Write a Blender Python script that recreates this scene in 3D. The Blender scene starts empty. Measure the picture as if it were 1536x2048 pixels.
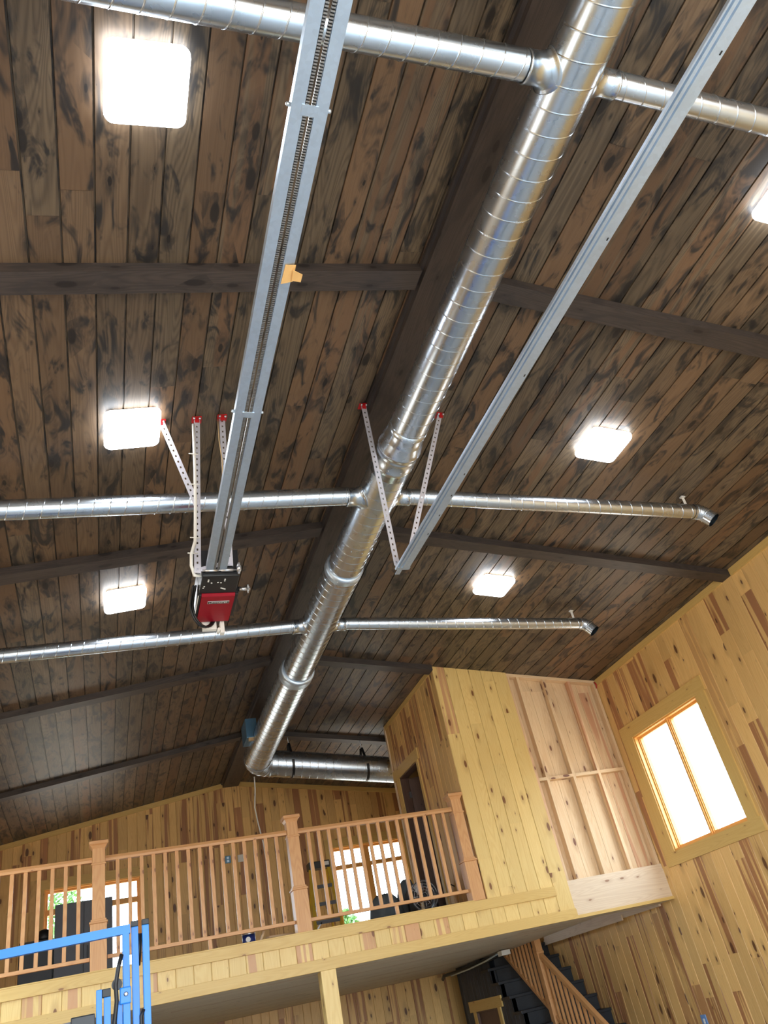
import bpy, bmesh, math, random
from mathutils import Vector, Matrix
RNG = random.Random(7)
C = bpy.context.scene.collection
PI = math.pi
# ------------------------------------------------------------------ room numbers (metres)
XR, ZR, SL = 2.183, 5.95, 0.1597          # ridge x, ridge height, roof slope
XW, YB, YL = 6.697, 14.80, 9.31           # right wall, back wall, loft front
XLW, YF = -2.33, -2.7                      # left wall, front wall
def zc(x): return ZR - SL * abs(x - XR)
UNIT = {'l': Vector((1, 0, -SL)).normalized(), 'r': Vector((1, 0, SL)).normalized()}

# ------------------------------------------------------------------ mesh builder
class MB:
    def __init__(s): s.v = []; s.f = []; s.r = []; s.uv = []; s.sm = []
    def face(s, pts, rnd=0.5, uv=None, smooth=False):
        b = len(s.v); s.v += [tuple(p) for p in pts]; s.f.append(tuple(range(b, b + len(pts))))
        s.r.append(rnd); s.uv.append(uv or [(p[0] + p[1] * .37, p[2] + p[1] * .61) for p in pts]); s.sm.append(smooth)
    def grid(s, rows, closed=True, smooth=True, caps=(False, False)):
        """rows: list of rings"""
        b = len(s.v); n = len(rows[0])
        for r in rows: s.v += [tuple(p) for p in r]
        L = [0]
        for a, c in zip(rows, rows[1:]): L.append(L[-1] + (Vector(a[0]) - Vector(c[0])).length)
        for j in range(len(rows) - 1):
            for i in range(n if closed else n - 1):
                k = (i + 1) % n
                s.f.append((b + j * n + i, b + j * n + k, b + (j + 1) * n + k, b + (j + 1) * n + i))
                s.r.append(.5); s.sm.append(smooth)
                s.uv.append([(i * .02, L[j]), ((i + 1) * .02, L[j]), ((i + 1) * .02, L[j + 1]), (i * .02, L[j + 1])])
        if caps[0]: s.f.append(tuple(b + i for i in range(n))[::-1]); s.r.append(.5); s.sm.append(False); s.uv.append([(0, 0)] * n)
        if caps[1]:
            o = b + (len(rows) - 1) * n
            s.f.append(tuple(o + i for i in range(n))); s.r.append(.5); s.sm.append(False); s.uv.append([(0, 0)] * n)
    def hexa(s, p, rnd=.5, grain=2):
        """8 corners: bottom 0-3 (ccw), top 4-7. grain axis length along for uv"""
        for q in ((3, 2, 1, 0), (4, 5, 6, 7), (0, 1, 5, 4), (1, 2, 6, 5), (2, 3, 7, 6), (3, 0, 4, 7)):
            P = [Vector(p[i]) for i in q]
            e1 = P[1] - P[0]; e2 = P[3] - P[0]
            l1, l2 = e1.length, e2.length
            if l1 > l2: uv = [(0, 0), (0, l1), (l2, l1), (l2, 0)]
            else: uv = [(0, 0), (l1, 0), (l1, l2), (0, l2)]
            s.face(P, rnd, uv)
    def box(s, x0, x1, y0, y1, z0, z1, bev=0, rnd=.5):
        if bev <= 0:
            s.hexa([(x0, y0, z0), (x1, y0, z0), (x1, y1, z0), (x0, y1, z0), (x0, y0, z1), (x1, y0, z1), (x1, y1, z1), (x0, y1, z1)], rnd)
            return
        bm = bmesh.new(); bmesh.ops.create_cube(bm, size=1)
        for v in bm.verts: v.co = Vector(((x0 + x1) / 2 + v.co.x * (x1 - x0), (y0 + y1) / 2 + v.co.y * (y1 - y0), (z0 + z1) / 2 + v.co.z * (z1 - z0)))
        bmesh.ops.bevel(bm, geom=bm.edges[:], offset=bev, segments=2, profile=.6, affect='EDGES')
        s.add_bm(bm, rnd)
    def add_bm(s, bm, rnd=.5, mat=None, smooth=False):
        for f in bm.faces:
            P = [(mat @ v.co if mat else v.co) for v in f.verts]
            n = f.normal
            a = max(range(3), key=lambda i: abs(n[i]))
            d = [max(p[i] for p in [v.co for v in bm.verts]) - min(p[i] for p in [v.co for v in bm.verts]) for i in range(3)] if not hasattr(bm, '_d') else bm._d
            o = [i for i in range(3) if i != a]
            if d[o[0]] > d[o[1]]: o = o[::-1]
            s.face(P, rnd, [(v.co[o[0]], v.co[o[1]]) for v in f.verts], smooth)
        bm.free()
    def bar(s, A, B, w, h, up=(0, 0, 1), rnd=.5):
        A = Vector(A); B = Vector(B); d = (B - A).normalized(); u = Vector(up)
        sd = d.cross(u).normalized(); u = sd.cross(d).normalized()
        a, b = sd * w / 2, u * h / 2
        s.hexa([A - a - b, A + a - b, B + a - b, B - a - b, A - a + b, A + a + b, B + a + b, B - a + b], rnd)
    def tube(s, pts, r, n=12, caps=(True, True), smooth=True):
        pts = [Vector(p) for p in pts]; rows = []
        R = r if hasattr(r, '__len__') else [r] * len(pts)
        t = (pts[1] - pts[0]).normalized()
        a = t.orthogonal().normalized()
        for i, p in enumerate(pts):
            if i == 0: tt = (pts[1] - pts[0]).normalized()
            elif i == len(pts) - 1: tt = (pts[-1] - pts[-2]).normalized()
            else: tt = ((pts[i + 1] - p).normalized() + (p - pts[i - 1]).normalized()).normalized()
            a = (a - tt * a.dot(tt)).normalized(); b = tt.cross(a)
            rows.append([p + (a * math.cos(2 * PI * k / n) + b * math.sin(2 * PI * k / n)) * R[i] for k in range(n)])
        s.grid(rows, True, smooth, caps)
    def lathe(s, A, B, prof, n=24, caps=(True, True)):
        """prof: (t along A->B in metres, radius)"""
        A = Vector(A); d = (Vector(B) - A).normalized(); a = d.orthogonal().normalized(); b = d.cross(a)
        s.grid([[A + d * t + (a * math.cos(2 * PI * k / n) + b * math.sin(2 * PI * k / n)) * r for k in range(n)] for t, r in prof], True, True, caps)
    def spiral(s, A, B, r0, r1=None, pitch=.125, n=40, ridge=.0022, hand=1):
        """spiral lock-seam duct between two points, open ended"""
        A = Vector(A); B = Vector(B); L = (B - A).length; d = (B - A) / L
        r1 = r0 if r1 is None else r1
        a = Vector((0, 0, 1)) - d * d.z; a.normalize(); b = d.cross(a) * hand
        prof = [(0, 0), (.012, 0), (.03, ridge), (.055, ridge), (.073, 0), (.085, 0), (.5, 0)]
        npz = int(L / pitch) + 3; m = len(prof); base = len(s.v); rows = npz * m
        ax = []
        for j in range(rows):
            k, q = divmod(j, m); col = []
            for i in range(n):
                t = (k - 1 + prof[q][0] + i / n) * pitch; t = min(max(t, 0), L); col.append(t)
                rr = r0 + (r1 - r0) * t / L + (prof[q][1] if 0 < t < L else 0)
                th = 2 * PI * i / n
                s.v.append(tuple(A + d * t + (a * math.cos(th) + b * math.sin(th)) * rr))
            ax.append(col)
        for j in range(rows - 1):
            for i in range(n):
                if i < n - 1: q = [(j, i), (j, i + 1), (j + 1, i + 1), (j + 1, i)]
                else:
                    if j + m + 1 >= rows: continue
                    # last column joins the first column one pitch later
                    q = [(j, i), (j + m, 0), (j + m + 1, 0), (j + 1, i)]
                T = [ax[p][c] for p, c in q]
                if max(T) - min(T) < 1e-6: continue
                if T[0] >= L - 1e-9 and T[3] >= L - 1e-9 and T[1] >= L - 1e-9: continue
                ids = [base + p * n + c for p, c in q]
                if hand < 0: ids = ids[::-1]
                s.f.append(tuple(ids)); s.r.append(.5); s.sm.append(True); s.uv.append([(c * .01, ax[p][c]) for p, c in q])
    def build(s, name, mat, parent=None, solid=0):
        o0 = Vector(parent.location) if parent is not None else Vector((0, 0, 0))
        p = parent
        while p is not None and p.parent is not None:
            p = p.parent; o0 = o0 + Vector(p.location)
        me = bpy.data.meshes.new(name)
        me.from_pydata([tuple(Vector(v) - o0) for v in s.v], [], s.f)
        at = me.attributes.new('rnd', 'FLOAT', 'FACE'); at.data.foreach_set('value', s.r)
        uv = me.uv_layers.new(name='UVMap'); fl = []
        for q in s.uv:
            for t in q: fl += [t[0], t[1]]
        uv.data.foreach_set('uv', fl)
        me.polygons.foreach_set('use_smooth', s.sm)
        me.materials.append(mat); me.update(); me.validate()
        o = bpy.data.objects.new(name, me); C.objects.link(o)
        if parent is not None: o.parent = parent
        if solid:
            m = o.modifiers.new('thick', 'SOLIDIFY'); m.thickness = solid; m.offset = 0
        return o
def thing(name, label, cat, loc=(0, 0, 0), group=None):
    o = bpy.data.objects.new(name, None); C.objects.link(o); o.location = loc; o.empty_display_size = .1
    o['label'] = label; o['category'] = cat
    if group: o['group'] = group
    return o
def tag(o, label, cat, group=None):
    o['label'] = label; o['category'] = cat
    if group: o['group'] = group
    return o
def struct(o): o['kind'] = 'structure'; return o
def dup(root, delta, label=None):
    r = root.copy(); C.objects.link(r); r.location = Vector(root.location) + Vector(delta)
    if label: r['label'] = label
    for ch in list(root.children):
        c = ch.copy(); C.objects.link(c); c.parent = r
        for g in list(ch.children):
            d = g.copy(); C.objects.link(d); d.parent = c
    return r

# ------------------------------------------------------------------ materials
def lin(c):
    return tuple(((x / 255) / 12.92 if x / 255 <= .04045 else (((x / 255) + .055) / 1.055) ** 2.4) for x in c) + (1,)
class NT:
    def __init__(s, name):
        s.m = bpy.data.materials.new(name); s.m.use_nodes = True; s.t = s.m.node_tree; s.n = s.t.nodes
        s.b = s.n['Principled BSDF']
    def new(s, typ, ins=None, **kw):
        x = s.n.new(typ)
        for k, v in kw.items(): setattr(x, k, v)
        for k, v in (ins or {}).items(): s.set(x.inputs[k], v)
        return x
    def set(s, sock, v):
        if isinstance(v, bpy.types.NodeSocket): s.t.links.new(v, sock)
        else: sock.default_value = v
    def math(s, op, a, b=0.0, c=None, clamp=False):
        x = s.n.new('ShaderNodeMath'); x.operation = op; x.use_clamp = clamp
        s.set(x.inputs[0], a); s.set(x.inputs[1], b)
        if c is not None: s.set(x.inputs[2], c)
        return x.outputs[0]
    def mix(s, f, a, b, mode='MIX'):
        x = s.n.new('ShaderNodeMix'); x.data_type = 'RGBA'; x.blend_type = mode
        s.set(x.inputs[0], f); s.set(x.inputs[6], a); s.set(x.inputs[7], b)
        return x.outputs[2]
    def ramp(s, f, stops):
        x = s.n.new('ShaderNodeValToRGB'); s.set(x.inputs[0], f)
        e = x.color_ramp.elements
        while len(e) < len(stops): e.new(.5)
        for q, (p, c) in zip(e, stops): q.position = p; q.color = c if len(c) == 4 else tuple(c) + (1,)
        return x.outputs[0]
    def smooth(s, v, lo, hi):
        x = s.n.new('ShaderNodeMapRange'); x.interpolation_type = 'SMOOTHSTEP'
        s.set(x.inputs[0], v); s.set(x.inputs[1], lo); s.set(x.inputs[2], hi)
        return x.outputs[0]
    def noise(s, vec, scale=1, detail=2, rough=.5, dist=0):
        x = s.new('ShaderNodeTexNoise', {'Vector': vec, 'Scale': scale, 'Detail': detail, 'Roughness': rough, 'Distortion': dist})
        return x.outputs['Fac']
    def scale(s, vec, k):
        x = s.n.new('ShaderNodeVectorMath'); x.operation = 'MULTIPLY'; s.set(x.inputs[0], vec); x.inputs[1].default_value = k
        return x.outputs[0]
def plain(name, col, rough=.5, metal=0, spec=.5, bump=0):
    k = NT(name); k.b.inputs['Roughness'].default_value = rough; k.b.inputs['Metallic'].default_value = metal
    k.b.inputs['Specular IOR Level'].default_value = spec
    tc = k.new('ShaderNodeTexCoord').outputs['Object']
    n = k.noise(tc, 9, 4)
    c = lin(col)
    k.set(k.b.inputs['Base Color'], k.mix(n, tuple(x * .86 for x in c[:3]) + (1,), tuple(min(1, x * 1.12) for x in c[:3]) + (1,)))
    return k.m
def wood(name, light, dark, heart, knot, rough=.4, heartp=.7, blotch=None, blot=.0, warm=None, knotsize=1.0, vary=.25, coat=0):
    k = NT(name)
    uv = k.new('ShaderNodeUVMap').outputs[0]
    rn = k.new('ShaderNodeAttribute', attribute_name='rnd').outputs['Fac']
    off = k.new('ShaderNodeCombineXYZ', {0: k.math('MULTIPLY', rn, 31.7), 1: k.math('MULTIPLY', rn, 57.3), 2: k.math('MULTIPLY', rn, 11.0)}).outputs[0]
    P = k.new('ShaderNodeVectorMath', {0: uv, 1: off}, operation='ADD').outputs[0]
    h1 = k.math('FRACT', k.math('MULTIPLY', rn, 7.31)); h2 = k.math('FRACT', k.math('MULTIPLY', rn, 23.7)); h3 = k.math('FRACT', k.math('MULTIPLY', rn, 51.9))
    # knots
    vo = k.new('ShaderNodeTexVoronoi', {'Vector': k.scale(P, (6.5, 2.5, 1)), 'Scale': 1.0, 'Randomness': 1.0}, voronoi_dimensions='2D')
    kr = k.new('ShaderNodeSeparateColor', {0: vo.outputs['Color']}).outputs[0]
    rad = k.math('MULTIPLY', k.math('POWER', kr, 3.0), .20 * knotsize)
    dist = k.math('ADD', vo.outputs['Distance'], k.math('MULTIPLY', k.noise(P, 60, 1), .02))
    rel = k.math('DIVIDE', dist, k.math('ADD', rad, .0001))
    km = k.smooth(rel, 1.05, .75)
    halo = k.smooth(rel, 3.2, 1.0)
    # grain, bent around knots
    bend = k.math('MULTIPLY', halo, .012)
    gp = k.new('ShaderNodeVectorMath', {0: P, 1: k.new('ShaderNodeCombineXYZ', {0: bend}).outputs[0]}, operation='ADD').outputs[0]
    g1 = k.noise(k.scale(gp, (70, 1.7, 1)), 1, 3, .6, .6)
    cath = k.noise(k.scale(gp, (7, .55, 1)), 1, 1, .4, .3)
    ring = k.math('ABSOLUTE', k.math('SINE', k.math('MULTIPLY', cath, 70.0)))
    fine = k.math('ADD', k.math('MULTIPLY', g1, .65), k.math('MULTIPLY', k.math('POWER', ring, 3.0), .35))
    col = k.mix(fine, lin(light), lin(dark))
    # heartwood streaks
    hn = k.noise(k.scale(P, (14, .45, 1)), 1, 2, .5, .4)
    hf = k.math('MULTIPLY', k.smooth(h1, heartp, heartp + .06), k.smooth(hn, .44, .54))
    col = k.mix(k.math('MULTIPLY', hf, .8), col, lin(heart))
    if warm: col = k.mix(k.math('MULTIPLY', k.smooth(h3, .45, .95), .75), col, lin(warm))
    if blotch:
        bn = k.noise(k.scale(P, (8, 2.4, 1)), 1, 3, .62, 1.2)
        bf = k.math('MULTIPLY', k.smooth(bn, .48, .66), blot)
        hb = k.math('MULTIPLY', k.math('MULTIPLY', k.smooth(rel, 5.0, 1.0), k.smooth(k.noise(k.scale(P, (16, 5, 1)), 1, 3, .6, 1.5), .38, .6)), blot * .8)
        col = k.mix(k.math('MAXIMUM', bf, hb), col, lin(blotch))
    val = k.math('ADD', 1 - vary / 2, k.math('MULTIPLY', h2, vary))
    vv = k.new('ShaderNodeCombineColor', {0: val, 1: val, 2: val}).outputs[0]
    col = k.mix(1.0, col, vv, 'MULTIPLY')
    col = k.mix(k.math('MULTIPLY', halo, .35), col, lin(tuple((a + b) / 2 for a, b in zip(dark, knot))))
    col = k.mix(k.math('MULTIPLY', km, .9), col, lin(knot))
    k.set(k.b.inputs['Base Color'], col)
    k.set(k.b.inputs['Roughness'], k.math('ADD', rough, k.math('MULTIPLY', g1, .12)))
    if coat: k.b.inputs['Coat Weight'].default_value = coat; k.b.inputs['Coat Roughness'].default_value = .25
    return k.m
def metal(name, col=(205, 208, 212), rough=.3, spangle=.12, streak=True):
    k = NT(name); k.b.inputs['Metallic'].default_value = 1
    tc = k.new('ShaderNodeTexCoord').outputs['Object']
    vo = k.new('ShaderNodeTexVoronoi', {'Vector': tc, 'Scale': 55.0})
    s = k.new('ShaderNodeSeparateColor', {0: vo.outputs['Color']}).outputs[0]
    n = k.noise(tc, 6, 4)
    f = k.math('ADD', k.math('MULTIPLY', s, .5), k.math('MULTIPLY', n, .5))
    c = lin(col); a = tuple(x * (1 - spangle) for x in c[:3]) + (1,); b = tuple(min(1, x * (1 + spangle)) for x in c[:3]) + (1,)
    k.set(k.b.inputs['Base Color'], k.mix(f, a, b))
    k.set(k.b.inputs['Roughness'], k.math('ADD', rough - .06, k.math('MULTIPLY', f if streak else n, .12)))
    return k.m
def emit(name, col, st):
    k = NT(name); k.b.inputs['Base Color'].default_value = lin(col)
    k.b.inputs['Emission Color'].default_value = lin(col); k.b.inputs['Emission Strength'].default_value = st
    k.b.inputs['Roughness'].default_value = .4
    return k.m
M = {}
M['ceil'] = wood('stained_ceiling_boards', (114, 98, 78), (56, 47, 38), (102, 76, 55), (22, 18, 16), .42, .74, blotch=(32, 31, 31), blot=.95, warm=(106, 80, 57), knotsize=1.0, vary=.5)
M['beam'] = wood('stained_beam_wood', (73, 64, 59), (45, 39, 37), (66, 53, 47), (28, 22, 20), .45, .9, blotch=(44, 40, 40), blot=.6, vary=.2)
M['pine'] = wood('knotty_pine_boards', (232, 192, 126), (214, 170, 104), (152, 94, 64), (84, 46, 28), .36, .62, vary=.22)
M['pine2'] = wood('yellow_pine_boards', (232, 204, 136), (218, 182, 112), (196, 142, 104), (112, 64, 34), .36, .82, vary=.12, knotsize=.9)
M['trim'] = wood('clear_pine_trim', (216, 184, 114), (202, 164, 94), (206, 164, 114), (140, 94, 54), .38, .95, vary=.06, knotsize=.45)
M['stud'] = wood('rough_pine_studs', (232, 206, 168), (212, 178, 136), (204, 150, 116), (110, 66, 50), .6, .7, knotsize=.75, vary=.16)
M['rail'] = wood('stained_railing_wood', (212, 164, 112), (190, 134, 84), (178, 118, 78), (128, 80, 52), .38, .85, vary=.12, knotsize=.4)
M['dark'] = wood('dark_stained_boards', (58, 66, 78), (30, 38, 50), (44, 46, 52), (18, 18, 20), .5, .8, blotch=(24, 28, 34), blot=.6, vary=.3)
M['tread'] = wood('black_stained_treads', (32, 36, 42), (18, 21, 26), (30, 30, 32), (12, 12, 14), .42, .9, vary=.2)
M['under'] = wood('loft_soffit_boards', (208, 198, 178), (190, 176, 152), (186, 160, 134), (110, 80, 60), .5, .8, vary=.1, knotsize=.6)
M['osb'] = wood('pale_rim_board', (226, 206, 178), (206, 180, 150), (206, 160, 130), (150, 110, 84), .6, .8, vary=.08, knotsize=.5)
M['duct'] = metal('galvanised_duct', (202, 214, 226), .27, .02, 0)
M['galv'] = metal('galvanised_steel', (208, 224, 240), .46, .07, 0)
M['strut'] = metal('zinc_strut', (234, 235, 246), .6, .04, 0)
M['chain'] = metal('steel_chain', (176, 174, 170), .5, .1)
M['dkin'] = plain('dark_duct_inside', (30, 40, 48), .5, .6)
M['black'] = plain('black_paint', (24, 26, 30), .4)
M['blackp'] = plain('black_plastic', (18, 19, 22), .45)
M['red'] = plain('red_cover_paint', (146, 8, 32), .45, 0, .3)
M['redb'] = plain('red_bracket_paint', (176, 24, 30), .4)
M['white'] = plain('white_plastic', (232, 232, 228), .45)
M['blue'] = plain('blue_lift_paint', (16, 124, 218), .35, 0, .5)
M['blued'] = plain('blue_grey_metal', (90, 130, 160), .4, .6)
M['cab'] = plain('grey_cabinet_enamel', (92, 96, 104), .45)
M['yellow'] = plain('yellow_fibreglass', (206, 168, 36), .45)
M['alum'] = metal('aluminium', (206, 208, 212), .35, .05)
M['tape'] = plain('torn_tape', (232, 186, 120), .7)
M['canb'] = plain('blue_can_label', (22, 48, 120), .35)
M['cloth'] = plain('dark_tarp', (92, 102, 108), .8)
M['conc'] = plain('concrete_floor', (206, 206, 202), .5)
M['white_wall'] = plain('front_wall_paint', (196, 176, 140), .6)
M['frame'] = wood('window_frame_pine', (232, 176, 100), (216, 156, 82), (200, 140, 80), (150, 96, 50), .36, .95, vary=.05, knotsize=.3)
M['brown'] = wood('brown_door_panel', (104, 78, 66), (84, 60, 50), (90, 60, 48), (50, 34, 28), .45, .9, vary=.1, knotsize=.4)
M['card'] = plain('cardboard', (196, 168, 128), .8)
M['leaf'] = plain('tree_leaves', (96, 140, 76), .7)
M['bark'] = plain('tree_bark', (92, 76, 60), .9)
M['rub'] = plain('rubber_tyre', (30, 30, 32), .8)
M['lamp'] = emit('lamp_diffuser', (246, 250, 255), 18)
k = NT('window_glass')
for l in list(k.t.links): pass
gl = k.new('ShaderNodeBsdfGlossy', {'Roughness': .02}); tr = k.new('ShaderNodeBsdfTransparent')
mx = k.new('ShaderNodeMixShader', {0: .04, 1: tr.outputs[0], 2: gl.outputs[0]})
k.t.links.new(mx.outputs[0], k.n['Material Output'].inputs['Surface']); M['glass'] = k.m

# ------------------------------------------------------------------ board-covered surfaces
def boards(mb, O, U, V, N, u0, u1, w, lo, hi, openings=(), ch=.006, dep=.006, gap=.0015, joint=(1.6, 3.6), jitter=0, seed=1, backing=True, cuts=None):
    """tongue-and-groove boards of width w filling u0..u1; lo(u), hi(u) give the ends; openings (ua,ub,va,vb) stay free"""
    R = random.Random(seed); O = Vector(O); U = Vector(U); V = Vector(V); N = Vector(N)
    flip = U.cross(V).dot(N) < 0
    def q(pts, r, uv):
        mb.face(pts[::-1] if flip else pts, r, uv[::-1] if flip else uv)
    def pt(u, v, n): return O + U * u + V * v + N * n
    us = [u0]
    while us[-1] < u1 - 1e-6:
        us.append(min(u1, us[-1] + w * (1 + jitter * (R.random() - .5))))
        if u1 - us[-1] < w * .25: us[-1] = u1
    for a, b in zip(us, us[1:]):
        # split the board where an opening's edge runs through it
        ed = sorted({a, b} | {e for op in openings for e in op[:2] if a + 1e-4 < e < b - 1e-4})
        vs = []; v = min(lo(a), lo(b)) - R.random() * joint[1]
        end = max(hi(a), hi(b))
        brk = []
        while v < end: brk.append((v, R.random())); v += R.uniform(*joint)
        brk.append((v, 0))
        for i, (c, d) in enumerate(zip(ed, ed[1:])):
            cl, cr = (ch if c == a else 0), (ch if d == b else 0)
            gl_, gr_ = (gap if c == a else 0), (gap if d == b else 0)
            L0, L1, H0, H1 = lo(c), lo(d), hi(c), hi(d)
            free = [(None, None)]
            ops = sorted([(o[2], o[3]) for o in openings if o[0] < (c + d) / 2 < o[1]])
            segs = []; cur = None
            for oa, ob in ops:
                segs.append((cur, oa)); cur = ob
            segs.append((cur, None))
            for sa, sb in segs:
                for (ja, rr), (jb, _) in zip(brk, brk[1:]):
                    A0 = max(L0, ja) if sa is None else max(sa, ja, L0); A1 = max(L1, ja) if sa is None else max(sa, ja, L1)
                    B0 = min(H0, jb - .0012) if sb is None else min(sb, jb - .0012, H0); B1 = min(H1, jb - .0012) if sb is None else min(sb, jb - .0012, H1)
                    if B0 - A0 < 1e-4 and B1 - A1 < 1e-4: continue
                    B0 = max(B0, A0); B1 = max(B1, A1)
                    m = (a + b) / 2
                    q([pt(c + cl, A0, 0), pt(d - cr, A1, 0), pt(d - cr, B1, 0), pt(c + cl, B0, 0)], rr, [(c + cl - m, A0), (d - cr - m, A1), (d - cr - m, B1), (c + cl - m, B0)])
                    if cl: q([pt(c + gl_, A0, -dep), pt(c + cl, A0, 0), pt(c + cl, B0, 0), pt(c + gl_, B0, -dep)], rr, [(c - m, A0), (c + cl - m, A0), (c + cl - m, B0), (c - m, B0)])
                    if cr: q([pt(d - cr, A1, 0), pt(d - gr_, A1, -dep), pt(d - gr_, B1, -dep), pt(d - cr, B1, 0)], rr, [(d - cr - m, A1), (d - m, A1), (d - m, B1), (d - cr - m, B1)])
    if backing:
        ed = sorted({u0, u1} | {e for op in openings for e in op[:2]} | set(cuts or []))
        for c, d in zip(ed, ed[1:]):
            ops = sorted([(o[2], o[3]) for o in openings if o[0] < (c + d) / 2 < o[1]])
            cur = None; segs = []
            for oa, ob in ops: segs.append((cur, oa)); cur = ob
            segs.append((cur, None))
            for sa, sb in segs:
                A0, A1 = (lo(c), lo(d)) if sa is None else (sa, sa); B0, B1 = (hi(c), hi(d)) if sb is None else (sb, sb)
                q([pt(c, A0, -dep - .002), pt(d, A1, -dep - .002), pt(d, B1, -dep - .002), pt(c, B0, -dep - .002)], .31, [(c, A0), (d, A1), (d, B1), (c, B0)])
                q([pt(c, A0, -.1), pt(d, A1, -.1), pt(d, B1, -.1), pt(c, B0, -.1)][::-1], .31, [(c, A0), (d, A1), (d, B1), (c, B0)])

K = lambda v: (lambda u: v)
# ceiling: two slopes, boards along Y
mb = MB()
for side, xa, xb in ((-1, XLW - .1, XR), (1, XR, XW + .1)):
    w = abs(xb - xa) * math.sqrt(1 + SL * SL)
    U = Vector((1, 0, -side * SL)).normalized()
    N = Vector((U.z, 0, -U.x))
    boards(mb, (xa, 0, zc(xa)), U, (0, 1, 0), N, 0, w, .1725, K(YF - .1), K(YB + .1), ch=.006, dep=.011, gap=.0045, joint=(2.4, 4.9), seed=11 + side)
ceil = struct(mb.build('ceiling', M['ceil']))

# back wall (upper + below the loft), two windows
WL = (-.92, .56, 3.0, 4.56); WR = (3.885, 5.275, 3.0, 4.54)
mb = MB()
boards(mb, (0, YB, 0), (1, 0, 0), (0, 0, 1), (0, -1, 0), XLW - .1, XW + .1, .142, K(0), zc, (WL, WR), seed=21, jitter=.35, joint=(.6, 2.6), cuts=[XR])
struct(mb.build('wall_back', M['pine']))
# right wall, one window
WW = (7.50, 8.935, 2.80, 4.25)
mb = MB()
boards(mb, (XW, 0, 0), (0, 1, 0), (0, 0, 1), (-1, 0, 0), YF, YB, .178, K(0), K(zc(XW)), (WW,), seed=33, joint=(.9, 3.2))
struct(mb.build('wall_right', M['pine']))
# left wall; two unseen openings added to brighten the right wall
mb = MB()
boards(mb, (XLW, 0, 0), (0, 1, 0), (0, 0, 1), (1, 0, 0), YF, YB, .178, K(0), K(zc(XLW)), ((2.5, 4.0, 2.6, 4.2), (7.5, 9, 2.6, 4.2)), seed=35, joint=(.9, 3.2))
struct(mb.build('wall_left', M['pine']))
# front wall behind the camera with the open vehicle doorway
DO = (-1.5, 5.9, 0, 4.15)
mb = MB()
for a, b, lo_, hi_ in ((XLW - .1, DO[0], K(0), zc), (DO[0], XR, K(DO[3]), zc), (XR, DO[1], K(DO[3]), zc), (DO[1], XW + .1, K(0), zc)):
    boards(mb, (0, YF, 0), (1, 0, 0), (0, 0, 1), (0, 1, 0), a, b, .178, lo_, hi_, seed=41)
struct(mb.build('wall_front', M['pine']))
mb = MB(); mb.box(XLW - .1, XW + .1, YF - .1, YB + .1, -.12, 0); struct(mb.build('floor', M['conc']))

# windows
def window_x(name, x0, x1, z0, z1, y, mull=None, trans=None, casing=.12, dep=.11):
    """window in the back wall: jamb, sash, mullions, glass, casing"""
    f = MB()
    t = .035
    f.box(x0, x0 + .02, y, y + dep, z0, z1); f.box(x1 - .02, x1, y, y + dep, z0, z1)
    f.box(x0 + .02, x1 - .02, y, y + dep, z1 - .02, z1); f.box(x0 + .02, x1 - .02, y, y + dep, z0, z0 + .02)
    yy0, yy1 = y + dep - .06, y + dep - .01
    xa, xb, za, zb = x0 + .02, x1 - .02, z0 + .02, z1 - .02
    f.box(xa, xa + t, yy0, yy1, za, zb); f.box(xb - t, xb, yy0, yy1, za, zb)
    f.box(xa + t, xb - t, yy0, yy1, za, za + t); f.box(xa + t, xb - t, yy0, yy1, zb - t, zb)
    if trans: f.box(xa + t, xb - t, yy0 - .015, yy1, trans[0], trans[1])
    if mull: f.box(mull[0], mull[1], yy0 - .02, yy1, za + t, zb - t)
    o = struct(f.build(name, M['frame']))
    g = MB(); g.box(xa, xb, yy1 - .03, yy1 - .024, za, zb); g.build('glass_pane', M['glass'], o)
    c = MB()
    c.box(x0 - casing, x1 + casing, y - .022, y + .002, z1, z1 + .15)
    c.box(x0 - casing, x0, y - .02, y + .002, z0 - .1, z1); c.box(x1, x1 + casing, y - .02, y + .002, z0 - .1, z1)
    c.box(x0, x1, y - .03, y + .002, z0 - .1, z0)
    c.build('window_casing', M['trim'], o)
    return o
window_x('window_1', WL[0], WL[1], WL[2], WL[3], YB, None, (4.18, 4.265))
window_x('window_2', WR[0], WR[1], WR[2], WR[3], YB, (4.505, 4.60), (4.165, 4.235))
f = MB(); y0, y1, z0, z1 = WW; x = XW; d = .13; t = .03
f.box(x - .004, x + d, y0, y0 + .02, z0, z1); f.box(x - .004, x + d, y1 - .02, y1, z0, z1)
f.box(x - .004, x + d, y0 + .02, y1 - .02, z1 - .02, z1); f.box(x - .004, x + d, y0 + .02, y1 - .02, z0, z0 + .02)
for a, b in ((y0 + .02, 8.195), (8.225, y1 - .02)):
    f.box(x + .06, x + .11, a, a + t, z0 + .02, z1 - .02); f.box(x + .06, x + .11, b - t, b, z0 + .02, z1 - .02)
    f.box(x + .06, x + .11, a + t, b - t, z0 + .02, z0 + .02 + t); f.box(x + .06, x + .11, a + t, b - t, z1 - .02 - t, z1 - .02)
    f.box(x + .045, x + .06, a + .01, a + .018, z0 + .03, z1 - .03); f.box(x + .045, x + .06, b - .018, b - .01, z0 + .03, z1 - .03)
f.box(x + .03, x + .115, 8.195, 8.225, z0 + .02, z1 - .02)
o = struct(f.build('window_3', M['frame']))
g = MB(); g.box(x + .08, x + .086, y0 + .03, y1 - .03, z0 + .03, z1 - .03); g.build('glass_pane', M['glass'], o)
c = MB(); c.box(x - .022, x + .002, 7.29, 9.165, z1, 4.43); c.box(x - .022, x + .002, 7.29, 9.165, 2.65, z0)
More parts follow.
